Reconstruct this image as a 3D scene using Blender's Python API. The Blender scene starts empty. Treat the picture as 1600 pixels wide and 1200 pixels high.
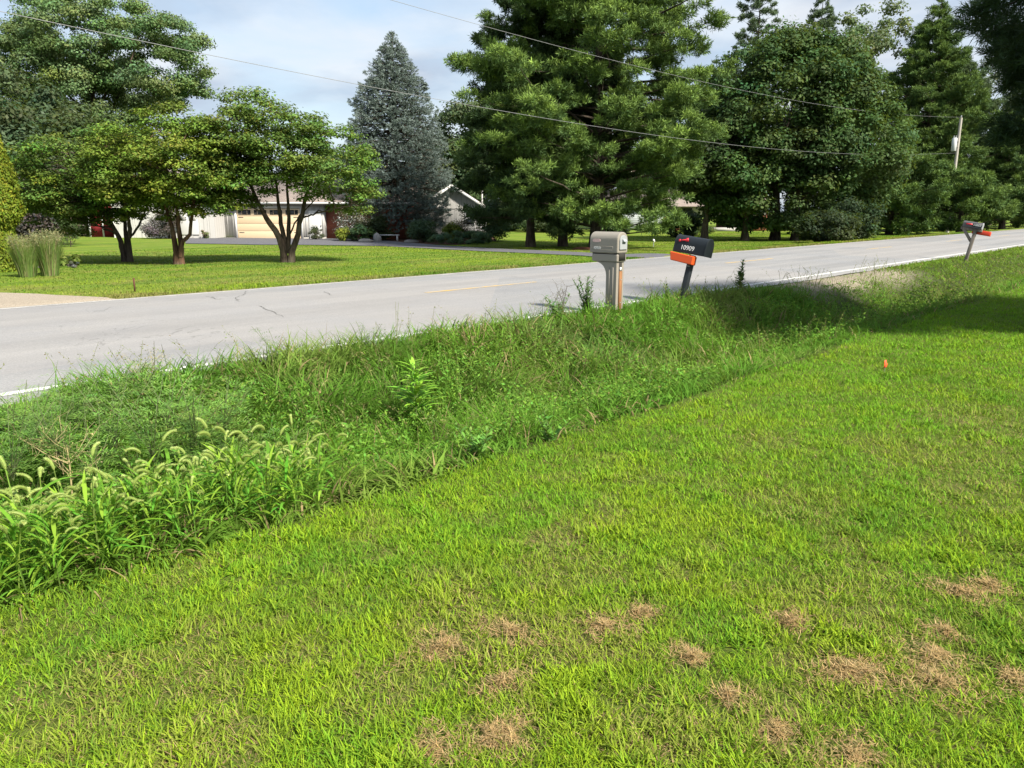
import bpy, math, random
import numpy as np
from mathutils import Vector

# ---------------------------------------------------------------- camera, sky, sun, exposure
scene = bpy.context.scene
CAM_H = 1.58
PITCH = math.radians(12.64)
FOC = 1200.0                      # focal length in pixels of the 1600 px wide photograph
cd = bpy.data.cameras.new('camera'); cam = bpy.data.objects.new('camera', cd)
scene.collection.objects.link(cam); scene.camera = cam
cd.sensor_width = 36.0; cd.lens = 36.0 * FOC / 1600.0
cd.clip_start = 0.05; cd.clip_end = 3000
cam.location = (0, 0, CAM_H); cam.rotation_euler = (math.pi / 2 - PITCH, 0, 0)

SUN_ELEV = math.radians(43)
TO_SUN = np.array([0.71, -0.70]); TO_SUN /= np.linalg.norm(TO_SUN)
sd = bpy.data.lights.new('sun', 'SUN'); sun = bpy.data.objects.new('sun', sd)
scene.collection.objects.link(sun)
sd.energy = 3.5; sd.angle = math.radians(6.0); sd.color = (1.0, 0.93, 0.80)
v = Vector((TO_SUN[0] * math.cos(SUN_ELEV), TO_SUN[1] * math.cos(SUN_ELEV), math.sin(SUN_ELEV)))
sun.rotation_euler = v.to_track_quat('Z', 'Y').to_euler()

world = bpy.data.worlds.new('World'); scene.world = world; world.use_nodes = True
def build_world():
    nt = world.node_tree; N = nt.nodes; L = nt.links; N.clear()
    out = N.new('ShaderNodeOutputWorld'); bg = N.new('ShaderNodeBackground')
    sky = N.new('ShaderNodeTexSky'); sky.sky_type = 'NISHITA'; sky.sun_disc = False
    sky.sun_elevation = SUN_ELEV; sky.sun_rotation = math.atan2(TO_SUN[0], TO_SUN[1])
    sky.air_density = 1.2; sky.dust_density = 1.5
    tc = N.new('ShaderNodeTexCoord'); sep = N.new('ShaderNodeSeparateXYZ'); L.new(tc.outputs['Generated'], sep.inputs[0])
    zz = N.new('ShaderNodeMath'); zz.operation = 'MAXIMUM'; L.new(sep.outputs['Z'], zz.inputs[0]); zz.inputs[1].default_value = 0.0
    za = N.new('ShaderNodeMath'); za.operation = 'ADD'; L.new(zz.outputs[0], za.inputs[0]); za.inputs[1].default_value = 0.22
    dv = N.new('ShaderNodeVectorMath'); dv.operation = 'DIVIDE'; L.new(tc.outputs['Generated'], dv.inputs[0])
    cmb = N.new('ShaderNodeCombineXYZ')
    for i in range(3): L.new(za.outputs[0], cmb.inputs[i])
    L.new(cmb.outputs[0], dv.inputs[1])
    n1 = N.new('ShaderNodeTexNoise'); n1.inputs['Scale'].default_value = 1.5; n1.inputs['Detail'].default_value = 9; n1.inputs['Roughness'].default_value = 0.52
    n1.inputs['Distortion'].default_value = 0.4
    L.new(dv.outputs[0], n1.inputs['Vector'])
    r1 = N.new('ShaderNodeValToRGB'); r1.color_ramp.elements[0].position = 0.30; r1.color_ramp.elements[1].position = 0.62
    L.new(n1.outputs['Fac'], r1.inputs[0])
    n2 = N.new('ShaderNodeTexNoise'); n2.inputs['Scale'].default_value = 2.6; n2.inputs['Detail'].default_value = 7
    off = N.new('ShaderNodeVectorMath'); off.operation = 'ADD'; off.inputs[1].default_value = (3.1, 1.7, 5.0)
    L.new(dv.outputs[0], off.inputs[0]); L.new(off.outputs[0], n2.inputs['Vector'])
    cc = N.new('ShaderNodeValToRGB')
    cc.color_ramp.elements[0].position = 0.40; cc.color_ramp.elements[0].color = (2.2, 2.6, 3.2, 1)
    cc.color_ramp.elements[1].position = 0.62; cc.color_ramp.elements[1].color = (3.7, 3.85, 4.05, 1)
    L.new(n2.outputs['Fac'], cc.inputs[0])
    mx = N.new('ShaderNodeMix'); mx.data_type = 'RGBA'
    sk = N.new('ShaderNodeMix'); sk.data_type = 'RGBA'; sk.inputs[0].default_value = 0.6
    L.new(sky.outputs[0], sk.inputs[6]); sk.inputs[7].default_value = (2.15, 2.7, 3.4, 1)
    L.new(r1.outputs[0], mx.inputs[0]); L.new(sk.outputs[2], mx.inputs[6]); L.new(cc.outputs[0], mx.inputs[7])
    L.new(mx.outputs[2], bg.inputs[0]); bg.inputs[1].default_value = 0.080
    L.new(bg.outputs[0], out.inputs[0])
build_world()
vs = scene.view_settings
scene.display_settings.display_device = 'sRGB'
vs.view_transform = 'Standard'; vs.look = 'None'; vs.gamma = 1.0; vs.use_curve_mapping = False
vs.exposure = 1.60
scene.cycles.max_bounces = 6; scene.cycles.diffuse_bounces = 3; scene.cycles.glossy_bounces = 2
scene.cycles.transmission_bounces = 3; scene.cycles.transparent_max_bounces = 4
scene.cycles.use_denoising = True

# ---------------------------------------------------------------- frame of the place
SD = np.array([0.682, 0.7314]); ND = np.array([-0.7314, 0.682])    # along the road / across it, away from the camera
def SN(s, n): return np.asarray(s)[..., None] * SD + np.asarray(n)[..., None] * ND
def smooth(a, b, x):
    t = np.clip((np.asarray(x, float) - a) / (b - a), 0, 1); return t * t * (3 - 2 * t)

_r = np.random.default_rng(5); _LAT = _r.random((256, 256))
def noise(x, y, sc, seed=0):
    """smooth value noise, 0..1"""
    x = np.asarray(x, float) / sc + seed * 17.31 + 100; y = np.asarray(y, float) / sc + seed * 7.77 + 100
    xi = np.floor(x).astype(int); yi = np.floor(y).astype(int); fx = x - xi; fy = y - yi
    fx = fx * fx * (3 - 2 * fx); fy = fy * fy * (3 - 2 * fy)
    a = _LAT[xi & 255, yi & 255]; b = _LAT[(xi + 1) & 255, yi & 255]; c = _LAT[xi & 255, (yi + 1) & 255]; d = _LAT[(xi + 1) & 255, (yi + 1) & 255]
    return (a * (1 - fx) + b * fx) * (1 - fy) + (c * (1 - fx) + d * fx) * fy
def fbm(x, y, sc, seed=0):
    return (noise(x, y, sc, seed) * 4 + noise(x, y, sc / 2.1, seed + 1) * 2 + noise(x, y, sc / 4.3, seed + 2)) / 7

EDGE = 3.42                       # the mown lawn stops here, the ditch begins
R0, R1 = 7.45, 15.25              # the pavement
def edge_n(s): return EDGE + 0.10 * np.sin(np.asarray(s) * 0.55 + 1.0) + 0.05 * np.sin(np.asarray(s) * 1.9)
def height(x, y):
    x = np.asarray(x, float); y = np.asarray(y, float)
    s = x * SD[0] + y * SD[1]; n = x * ND[0] + y * ND[1]
    z = -0.05 * smooth(1.0, EDGE, n)
    e = edge_n(s)
    depth = 0.52 + 0.1 * smooth(6, 20, s)
    z = z - depth * smooth(e, 4.75, n) + (depth + 0.02) * smooth(5.1, 7.1, n)
    z = z + 0.03 * (fbm(x, y, 1.3, 3) - .5) * smooth(EDGE, 4, n) * (1 - smooth(6.6, 7.2, n))
    z = np.where((n > 7.3), np.minimum(z, -0.03), z)
    road = smooth(7.42, 7.5, n) * (1 - smooth(15.2, 15.3, n))
    z = z - 0.09 * road
    far = smooth(15.3, 18, n)
    right = smooth(20, 34, s)
    z = z - far * 0.06 - 0.16 * smooth(18, 45, n) - 0.34 * right * smooth(16.5, 21, n) * (1 - 0.6 * smooth(30, 60, n))
    z = z + 0.05 * (fbm(x, y, 6.0, 9) - .5) * (smooth(16, 19, n))
    z = z + 0.012 * (fbm(x, y, 1.6, 4) - .5) * (1 - smooth(2.6, 3.3, n))
    return z
def ray(px, py):
    dx = px - 800.0; up = 600.0 - py
    c, s_ = math.cos(PITCH), math.sin(PITCH)
    return np.array([dx, FOC * c + up * s_, -FOC * s_ + up * c])
def G(px, py, zoff=0.0):
    """the point of the ground a line of sight meets"""
    d = ray(px, py); t = CAM_H / max(-d[2], 1e-3)
    for _ in range(40):
        t = (CAM_H - float(height(d[0] * t, d[1] * t)) - zoff) / max(-d[2], 1e-3)
    p = d * t
    return np.array([p[0], p[1], CAM_H + p[2]])
def AX(px, n, py=470):
    """the ground point at distance n across the road, seen in image column px"""
    d = ray(px, py); r = d[0] / d[1]; y = n / (ND[0] * r + ND[1]); return np.array([r * y, y, float(height(r * y, y))])
def AT(px, py, Y):
    d = ray(px, py); t = Y / d[1]
    return np.array([d[0] * t, Y, CAM_H + d[2] * t])
def DROP(px, Y):
    """a point on the ground at depth Y under image column px (taken at the horizon)"""
    x = (px - 800) * Y / (FOC * math.cos(PITCH) + 250 * math.sin(PITCH))
    return np.array([x, Y, float(height(x, Y))])

# ---------------------------------------------------------------- object helpers
COL = scene.collection
def link(o, parent=None):
    COL.objects.link(o)
    if parent is not None: o.parent = parent
    return o
def tag(o, label=None, cat=None, group=None, kind=None):
    if label: o['label'] = label
    if cat: o['category'] = cat
    if group: o['group'] = group
    if kind: o['kind'] = kind
    return o
def empty(name, loc, rz=0.0, label=None, cat=None, group=None):
    o = bpy.data.objects.new(name, None); link(o); o.location = [float(a) for a in loc]; o.rotation_euler = (0, 0, rz)
    o.empty_display_size = 0.2
    return tag(o, label, cat, group)
class MB:
    """collects quads (and colours) for one mesh object"""
    def __init__(self): self.v = []; self.f = []; self.c = []; self.n = 0
    def add(self, V, F, C=None):
        V = np.asarray(V, np.float32).reshape(-1, 3); F = np.asarray(F, np.int32).reshape(-1, 4)
        self.v.append(V); self.f.append(F + self.n); self.n += len(V)
        if C is None: C = np.ones((len(V), 3), np.float32)
        C = np.broadcast_to(np.asarray(C, np.float32), (len(V), 3)); self.c.append(C)
    def box(self, cx, cy, cz, sx, sy, sz, rot=None, taper=1.0):
        h = np.array([[-1, -1, -1], [1, -1, -1], [1, 1, -1], [-1, 1, -1], [-1, -1, 1], [1, -1, 1], [1, 1, 1], [-1, 1, 1]], float) * 0.5
        h[4:, :2] *= taper
        V = h * [sx, sy, sz]
        if rot is not None: V = V @ np.array(rot).T
        self.add(V + [cx, cy, cz], [[0, 3, 2, 1], [4, 5, 6, 7], [0, 1, 5, 4], [1, 2, 6, 5], [2, 3, 7, 6], [3, 0, 4, 7]])
    def tube(self, pts, radii, k=7, cap=True, col=None):
        pts = np.asarray(pts, float); radii = np.broadcast_to(np.asarray(radii, float), (len(pts),))
        d = np.gradient(pts, axis=0); d /= np.linalg.norm(d, axis=1)[:, None] + 1e-9
        ref = np.array([1.0, 0, 0]) if abs(d[:, 2]).mean() > 0.7 else np.array([0, 0, 1.0])
        u = np.cross(d, ref); u /= np.linalg.norm(u, axis=1)[:, None] + 1e-9; w = np.cross(d, u)
        a = np.arange(k) * 2 * math.pi / k
        V = pts[:, None] + radii[:, None, None] * (np.cos(a)[None, :, None] * u[:, None] + np.sin(a)[None, :, None] * w[:, None])
        m = len(pts); F = []
        i = np.arange(m - 1)[:, None]; j = np.arange(k)[None]
        F = np.stack([i * k + j, i * k + (j + 1) % k, (i + 1) * k + (j + 1) % k, (i + 1) * k + j], -1).reshape(-1, 4)
        self.add(V.reshape(-1, 3), F, col)
        if cap:
            for r, fl in ((0, 1), (m - 1, 0)):
                ring = V[r]; c = ring.mean(0); vv = np.vstack([ring, c[None]])
                ff = [[jj, (jj + 1) % k, k, k] for jj in range(k)] if not fl else [[(jj + 1) % k, jj, k, k] for jj in range(k)]
                self.add(vv, ff, col)
    def extrude(self, prof, y0, y1, axis='y'):
        """closed convex-ish outline prof (x,z) swept along y"""
        prof = np.asarray(prof, float); k = len(prof)
        A = np.stack([prof[:, 0], np.full(k, y0), prof[:, 1]], 1); B = np.stack([prof[:, 0], np.full(k, y1), prof[:, 1]], 1)
        V = np.vstack([A, B])
        if axis == 'x': V = V[:, [1, 0, 2]]
        F = [[i, (i + 1) % k, k + (i + 1) % k, k + i] for i in range(k)]
        self.add(V, F)
        self.caps = getattr(self, 'caps', []) + [list(range(self.n - 2 * k, self.n - k))[::-1], list(range(self.n - k, self.n))]
    def build(self, name, mat, parent=None, smooth_=False, loc=None, bevel=0.0, cols=False):
        V = np.concatenate(self.v); F = np.concatenate(self.f); me = bpy.data.meshes.new(name)
        caps = getattr(self, 'caps', None)
        tri = F[:, 2] == F[:, 3]
        if caps or tri.any():
            faces = [list(map(int, f[:3] if f[2] == f[3] else f)) for f in F] + (caps or [])
            me.from_pydata(V.tolist(), [], faces)
        else:
            me.vertices.add(len(V)); me.vertices.foreach_set('co', V.ravel())
            me.loops.add(F.size); me.loops.foreach_set('vertex_index', F.ravel())
            me.polygons.add(len(F)); me.polygons.foreach_set('loop_start', np.arange(len(F), dtype=np.int32) * 4)
            me.update(calc_edges=True)
        if cols:
            C = np.concatenate(self.c); at = me.color_attributes.new('tint', 'FLOAT_COLOR', 'POINT')
            at.data.foreach_set('color', np.concatenate([C, np.ones((len(C), 1), np.float32)], 1).ravel())
        if smooth_: me.polygons.foreach_set('use_smooth', np.ones(len(me.polygons), bool))
        me.materials.append(mat); me.update()
        o = bpy.data.objects.new(name, me); link(o, parent)
        if loc is not None: o.location = loc
        if bevel:
            b = o.modifiers.new('bevel', 'BEVEL'); b.width = bevel; b.segments = 2; b.limit_method = 'ANGLE'
        return o

# ---------------------------------------------------------------- materials
MATS = {}
class NT:
    def __init__(self, name):
        self.m = bpy.data.materials.new(name); self.m.use_nodes = True; self.t = self.m.node_tree; self.t.nodes.clear()
    def n(self, typ, **kw):
        o = self.t.nodes.new(typ)
        for k, v_ in kw.items():
            if k.startswith('i_'):
                key = k[2:]; key = int(key) if key.isdigit() else key.replace('_', ' ')
                if hasattr(v_, 'links') or hasattr(v_, 'is_linked'): self.t.links.new(v_, o.inputs[key])
                else: o.inputs[key].default_value = v_
            else: setattr(o, k, v_)
        return o
    def mix(self, f, a, b):
        o = self.t.nodes.new('ShaderNodeMix'); o.data_type = 'RGBA'
        for i, x in ((0, f), (6, a), (7, b)):
            if hasattr(x, 'is_linked'): self.t.links.new(x, o.inputs[i])
            elif i and len(x) == 3: o.inputs[i].default_value = (*x, 1)
            else: o.inputs[i].default_value = x
        return o.outputs[2]
    def math(self, op, a, b=0.0, c=None, clamp=False):
        o = self.t.nodes.new('ShaderNodeMath'); o.operation = op; o.use_clamp = clamp
        for i, x in enumerate((a, b) if c is None else (a, b, c)):
            if hasattr(x, 'is_linked'): self.t.links.new(x, o.inputs[i])
            else: o.inputs[i].default_value = x
        return o.outputs[0]
    def noise(self, scale, detail=4, rough=0.55, vec=None, dist=0.0):
        o = self.n('ShaderNodeTexNoise', i_Scale=scale, i_Detail=detail, i_Roughness=rough, i_Distortion=dist)
        if vec is not None: self.t.links.new(vec, o.inputs['Vector'])
        return o.outputs['Fac']
    def ramp(self, f, lo, hi, clamp=True):
        o = self.n('ShaderNodeMapRange', i_1=lo, i_2=hi, i_3=0.0, i_4=1.0); o.interpolation_type = 'SMOOTHSTEP'
        self.t.links.new(f, o.inputs[0]); return o.outputs[0]
    def pos(self): return self.n('ShaderNodeNewGeometry').outputs['Position']
    def obj(self): return self.n('ShaderNodeTexCoord').outputs['Object']
    def scalevec(self, v_, sc):
        o = self.n('ShaderNodeVectorMath', operation='MULTIPLY'); self.t.links.new(v_, o.inputs[0]); o.inputs[1].default_value = sc; return o.outputs[0]
    def dot(self, v_, d):
        o = self.n('ShaderNodeVectorMath', operation='DOT_PRODUCT'); self.t.links.new(v_, o.inputs[0]); o.inputs[1].default_value = d; return o.outputs['Value']
    def bump(self, h, strength=0.3, dist=0.01):
        o = self.n('ShaderNodeBump', i_Strength=strength, i_Distance=dist); self.t.links.new(h, o.inputs['Height']); return o.outputs[0]
    def out(self, col, rough=0.8, spec=0.3, normal=None, metal=0.0):
        b = self.n('ShaderNodeBsdfPrincipled', i_Roughness=rough, i_Metallic=metal); b.inputs['Specular IOR Level'].default_value = spec
        if hasattr(col, 'is_linked'): self.t.links.new(col, b.inputs['Base Color'])
        else: b.inputs['Base Color'].default_value = (*col, 1)
        if normal is not None: self.t.links.new(normal, b.inputs['Normal'])
        o = self.n('ShaderNodeOutputMaterial'); self.t.links.new(b.outputs[0], o.inputs[0]); return self.m

def plain(name, col, rough=0.6, spec=0.4, var=0.12, scale=6.0, bump=0.0, metal=0.0, dirt=None):
    if name in MATS: return MATS[name]
    k = NT(name); p = k.obj(); f = k.noise(scale, 6, 0.6, p)
    c = k.mix(f, tuple(a * (1 - var) for a in col), tuple(min(1, a * (1 + var)) for a in col))
    if dirt: c = k.mix(k.math('MULTIPLY', k.ramp(k.noise(scale * 0.7, 8, 0.7, k.scalevec(p, (1, 1, 0.4))), 0.5, 0.75), 0.55), c, dirt)
    nrm = k.bump(k.noise(scale * 12, 4, 0.6, p), bump, 0.01) if bump else None
    MATS[name] = k.out(c, rough, spec, nrm, metal); return MATS[name]

def leafmat(name, trans=0.25, rough=0.55, spec=0.25):
    if name in MATS: return MATS[name]
    k = NT(name); a = k.n('ShaderNodeAttribute', attribute_name='tint').outputs['Color']
    b = k.n('ShaderNodeBsdfPrincipled', i_Roughness=rough); b.inputs['Specular IOR Level'].default_value = spec
    k.t.links.new(a, b.inputs['Base Color'])
    tr = k.n('ShaderNodeBsdfTranslucent'); k.t.links.new(k.mix(0.35, a, (0.28, 0.36, 0.03)), tr.inputs[0])
    ms = k.n('ShaderNodeMixShader'); ms.inputs[0].default_value = trans
    k.t.links.new(b.outputs[0], ms.inputs[1]); k.t.links.new(tr.outputs[0], ms.inputs[2])
    o = k.n('ShaderNodeOutputMaterial'); k.t.links.new(ms.outputs[0], o.inputs[0]); MATS[name] = k.m; return k.m
M_LEAF = leafmat('leaf', 0.24, 0.6, 0.12); M_NEEDLE = leafmat('needle', 0.14, 0.6, 0.15); M_GRASS = leafmat('grass_blade', 0.34, 0.8, 0.03)

def bark(name, a, b, sc=9.0):
    if name in MATS: return MATS[name]
    k = NT(name); p = k.scalevec(k.obj(), (1, 1, 0.22)); f = k.noise(sc, 8, 0.7, p); g = k.noise(2.0, 3, 0.5, k.obj())
    c = k.mix(k.ramp(f, 0.35, 0.68), a, b); c = k.mix(k.math('MULTIPLY', k.ramp(g, 0.45, 0.7), 0.35), c, (0.16, 0.15, 0.11))
    MATS[name] = k.out(c, 0.9, 0.15, k.bump(f, 0.9, 0.03)); return MATS[name]
M_BARK = bark('bark_brown', (0.032, 0.024, 0.018), (0.105, 0.078, 0.058))
M_BARK2 = bark('bark_reddish', (0.04, 0.024, 0.016), (0.15, 0.085, 0.055))
M_BARKD = bark('bark_dark', (0.03, 0.024, 0.02), (0.09, 0.07, 0.055))

def wood(name, a, b, sc=14):
    if name in MATS: return MATS[name]
    k = NT(name); p = k.scalevec(k.obj(), (1, 1, 0.08)); f = k.noise(sc, 7, 0.65, p)
    MATS[name] = k.out(k.mix(k.ramp(f, 0.3, 0.7), a, b), 0.85, 0.2, k.bump(f, 0.4, 0.004)); return MATS[name]

# ---------------------------------------------------------------- ground, road
def make_ground():
    def axis(parts):
        return np.unique(np.concatenate([np.arange(a, b, st) for a, b, st in parts]).round(4))
    S = axis([(-900, -60, 40), (-60, -14, 3), (-14, 30, 0.22), (30, 70, 0.8), (70, 140, 3), (140, 1500, 60)])
    Nn = axis([(-900, -40, 40), (-40, -6, 2), (-6, 2.6, 0.3), (2.6, 7.3, 0.11), (7.3, 7.6, 0.04), (7.6, 15, 0.9), (15, 15.5, 0.05), (15.5, 30, 0.5), (30, 80, 1.5), (80, 200, 8), (200, 1500, 60)])
    ss, nn = np.meshgrid(S, Nn, indexing='ij'); xy = SN(ss, nn); z = height(xy[..., 0], xy[..., 1])
    V = np.concatenate([xy, z[..., None]], -1).reshape(-1, 3); a, b = len(S), len(Nn)
    i = np.arange(a - 1)[:, None]; j = np.arange(b - 1)[None]
    F = np.stack([i * b + j, (i + 1) * b + j, (i + 1) * b + j + 1, i * b + j + 1], -1).reshape(-1, 4)
    k = NT('ground_soil_and_turf'); p = k.pos(); n = k.dot(p, (ND[0], ND[1], 0)); s = k.dot(p, (SD[0], SD[1], 0))
    big = k.noise(0.35, 5, 0.6, p); mid = k.noise(2.2, 6, 0.6, p); fine = k.noise(60, 5, 0.75, p)
    # near lawn: thatch and soil between the blades
    near = k.mix(k.ramp(fine, 0.35, 0.65), (0.058, 0.085, 0.016), (0.135, 0.175, 0.032))
    near = k.mix(k.math('MULTIPLY', k.ramp(mid, 0.52, 0.7), 0.5), near, (0.20, 0.15, 0.07))
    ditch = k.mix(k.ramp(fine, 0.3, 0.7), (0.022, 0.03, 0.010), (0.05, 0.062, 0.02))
    # lawn beyond the road: mowing streaks with shadow stripes put into their tone, and dry spots
    comb = k.n('ShaderNodeCombineXYZ'); k.t.links.new(k.math('MULTIPLY', s, 0.1), comb.inputs[0]); k.t.links.new(k.math('MULTIPLY', n, 0.9), comb.inputs[1])
    streak = k.noise(1.0, 4, 0.6, comb.outputs[0])
    far = k.mix(k.ramp(streak, 0.3, 0.7), (0.08, 0.15, 0.018), (0.19, 0.25, 0.03))
    far = k.mix(k.math('MULTIPLY', k.ramp(k.noise(26, 5, 0.8, p), 0.42, 0.62), 0.55), far, (0.075, 0.115, 0.02))
    dry = k.math('MULTIPLY', k.ramp(k.noise(0.55, 6, 0.65, p), 0.5, 0.68), 0.65)
    far = k.mix(dry, far, (0.20, 0.185, 0.05))
    roadside = k.ramp(k.math('SUBTRACT', n, k.math('MULTIPLY', k.noise(1.6, 4, 0.6, p), 1.6)), 15.6, 14.2)
    far = k.mix(k.math('MULTIPLY', roadside, 0.7), far, (0.20, 0.17, 0.075))
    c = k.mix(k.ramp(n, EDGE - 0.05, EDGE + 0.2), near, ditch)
    c = k.mix(k.ramp(n, 10, 12), c, far)
    # bare gravelly dirt on the bank by the road, right of the ditch growth
    wob = k.math('MULTIPLY', k.math('SUBTRACT', k.noise(1.1, 5, 0.65, p), 0.5), 2.4)
    g1 = k.math('MULTIPLY', k.ramp(k.math('ADD', s, wob), 15.4, 17.0), k.ramp(k.math('ADD', s, wob), 25.5, 22.5))
    g2 = k.math('MULTIPLY', k.ramp(k.math('ADD', n, k.math('MULTIPLY', wob, 0.5)), 5.9, 6.9), k.ramp(n, 7.7, 7.6))
    grav = k.mix(k.ramp(k.noise(45, 3, 0.6, p), 0.4, 0.6), (0.15, 0.125, 0.085), (0.36, 0.32, 0.25))
    c = k.mix(k.math('MULTIPLY', g1, g2), c, grav)
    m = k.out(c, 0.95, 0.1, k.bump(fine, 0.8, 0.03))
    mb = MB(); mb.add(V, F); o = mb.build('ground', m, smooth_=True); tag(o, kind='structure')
make_ground()

def strip(name, s, n0, n1, z, mat, kind='structure', label=None, cat=None, group=None, crown=False, cols=10):
    """a sheet lying along the road between two n-curves"""
    s = np.asarray(s, float); n0 = np.broadcast_to(n0, s.shape); n1 = np.broadcast_to(n1, s.shape)
    w = np.linspace(0, 1, cols + 1)
    nn = n0[:, None] * (1 - w) + n1[:, None] * w; ss = np.broadcast_to(s[:, None], nn.shape)
    xy = SN(ss, nn); zz = road_z(nn) + z
    V = np.concatenate([xy, zz[..., None]], -1).reshape(-1, 3); a, b = nn.shape
    i = np.arange(a - 1)[:, None]; j = np.arange(b - 1)[None]
    F = np.stack([i * b + j, (i + 1) * b + j, (i + 1) * b + j + 1, i * b + j + 1], -1).reshape(-1, 4)
    mb = MB(); mb.add(V, F); o = mb.build(name, mat, smooth_=True); tag(o, label, cat, group, kind); return o
def road_z(n): return 0.035 - 0.055 * (np.abs(np.asarray(n) - 11.35) / 3.9) ** 2 + 0.0

def make_road():
    k = NT('worn_asphalt'); p = k.pos(); n = k.dot(p, (ND[0], ND[1], 0)); s = k.dot(p, (SD[0], SD[1], 0))
    agg = k.noise(48, 6, 0.85, p); agg2 = k.n('ShaderNodeTexVoronoi', i_Scale=75.0); k.t.links.new(p, agg2.inputs['Vector'])
    comb = k.n('ShaderNodeCombineXYZ'); k.t.links.new(k.math('MULTIPLY', s, 0.06), comb.inputs[0]); k.t.links.new(n, comb.inputs[1])
    lane = k.noise(1.1, 5, 0.6, comb.outputs[0]); blot = k.noise(0.5, 6, 0.6, p)
    c = k.mix(k.ramp(lane, 0.3, 0.7), (0.195, 0.196, 0.200), (0.258, 0.255, 0.255))
    c = k.mix(k.math('MULTIPLY', k.ramp(blot, 0.42, 0.62), 0.5), c, (0.205, 0.213, 0.23))
    c = k.mix(k.math('MULTIPLY', k.ramp(agg, 0.52, 0.66), 0.7), c, (0.39, 0.38, 0.365))
    c = k.mix(k.math('MULTIPLY', k.ramp(agg, 0.48, 0.34), 0.7), c, (0.095, 0.095, 0.096))
    c = k.mix(k.math('MULTIPLY', k.ramp(agg2.outputs['Distance'], 0.32, 0.1), 0.12), c, (0.40, 0.37, 0.32))
    # tyre tracks worn darker, two to a lane, and old patches
    tr = k.math('ABSOLUTE', k.math('SUBTRACT', k.math('FRACT', k.math('DIVIDE', k.math('SUBTRACT', n, 7.85), 1.83)), 0.5))
    c = k.mix(k.math('MULTIPLY', k.math('MULTIPLY', k.ramp(tr, 0.28, 0.08), k.ramp(k.noise(0.4, 4, 0.6, p), 0.3, 0.65)), 0.38), c, (0.145, 0.147, 0.153))
    vo = k.n('ShaderNodeTexVoronoi', i_Scale=0.16); k.t.links.new(k.scalevec(p, (1, 1, 0)), vo.inputs['Vector'])
    c = k.mix(k.math('MULTIPLY', k.ramp(k.n('ShaderNodeSeparateColor', i_Color=vo.outputs['Color']).outputs[0], 0.55, 0.62), 0.22), c, (0.30, 0.275, 0.255))
    # old sealed strips along the wheel tracks and edges that have crumbled paler
    edge = k.math('MAXIMUM', k.ramp(n, R0 + 0.45, R0 + 0.05), k.ramp(n, R1 - 0.4, R1 - 0.05))
    c = k.mix(k.math('MULTIPLY', edge, 0.45), c, (0.30, 0.285, 0.26))
    # short transverse cracks
    crk = k.noise(0.9, 3, 0.5, k.scalevec(p, (0.6, 0.6, 1)), 1.5)
    line = k.math('MULTIPLY', k.ramp(k.math('ABSOLUTE', k.math('SUBTRACT', crk, 0.5)), 0.006, 0.002), k.ramp(k.noise(0.25, 2, 0.5, p), 0.55, 0.62))
    c = k.mix(k.math('MULTIPLY', line, 0.35), c, (0.08, 0.078, 0.075))
    m = k.out(c, 0.85, 0.25, k.bump(agg, 0.35, 0.006))
    s = np.concatenate([np.arange(-80, 60, 0.5), np.arange(60, 500, 5)])
    j0 = R0 + 0.10 * (noise(s, s * 0, 1.1, 2) - .5) + 0.06 * (noise(s, s * 0, .5, 4) - .5); j1 = R1 + 0.16 * (noise(s, s * 0, 1.3, 6) - .5)
    strip('road', s, j0, j1, 0.0, m)
    def paint(name, col, wear):
        q = NT(name); pp = q.pos(); f = q.noise(38, 6, 0.75, pp); g = q.noise(2.5, 3, 0.5, pp)
        cc = q.mix(q.ramp(q.math('ADD', f, q.math('MULTIPLY', g, 0.5)), wear + 0.12, wear - 0.10), (0.30, 0.29, 0.275), col)
        return q.out(cc, 0.7, 0.3)
    mw = paint('worn_white_paint', (0.55, 0.55, 0.53), 0.86); my = paint('worn_yellow_paint', (0.52, 0.33, 0.075), 0.74)
    strip('road_edge_marking', np.arange(-60, 300, 1.0), 7.79, 7.91, 0.004, mw, cols=1)
    strip('road_edge_marking', np.arange(-60, 300, 1.0), 14.98, 15.08, 0.004, paint('faint_white_paint', (0.60, 0.59, 0.56), 0.74), cols=1)
    for a in (-14.6, -2.4, 9.85, 22.0, 34.2, 46.4, 58.6):
        strip('road_center_marking', np.linspace(a, a + 3.25, 8), 11.42, 11.55, 0.004, my, cols=1)
make_road()

M_TAR = plain('crack_tar', (0.115, 0.113, 0.11), 0.9, 0.2)
def road_crack(pix):
    pts = np.array([G(*p)[:2] for p in pix]); r = np.random.default_rng(int(pix[0][0]))
    P = []
    for a, b in zip(pts[:-1], pts[1:]):
        for t in np.linspace(0, 1, 6, endpoint=False): P.append(a + (b - a) * t + r.normal(0, 0.03, 2))
    P.append(pts[-1]); P = np.array(P); d = np.gradient(P, axis=0); d /= np.linalg.norm(d, axis=1)[:, None]; w = np.stack([-d[:, 1], d[:, 0]], 1)
    hw = (0.004 + 0.006 * r.random(len(P)))[:, None]; hw[-1] = hw[0] = 0.003
    A = P + w * hw; B = P - w * hw
    z = lambda Q: road_z(Q @ ND)[:, None] + 0.004
    V = np.vstack([np.hstack([A, z(A)]), np.hstack([B, z(B)])]); m = len(P)
    mb = MB(); mb.add(V, [[i, i + 1, m + i + 1, m + i] for i in range(m - 1)])
    o = mb.build('road_crack', M_TAR); tag(o, kind='structure')
road_crack([(386, 464), (380, 471), (372, 478), (377, 484)])
road_crack([(404, 492), (420, 499), (444, 511)])
road_crack([(326, 473), (334, 476), (343, 480)])
road_crack([(505, 466), (520, 474)])

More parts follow.
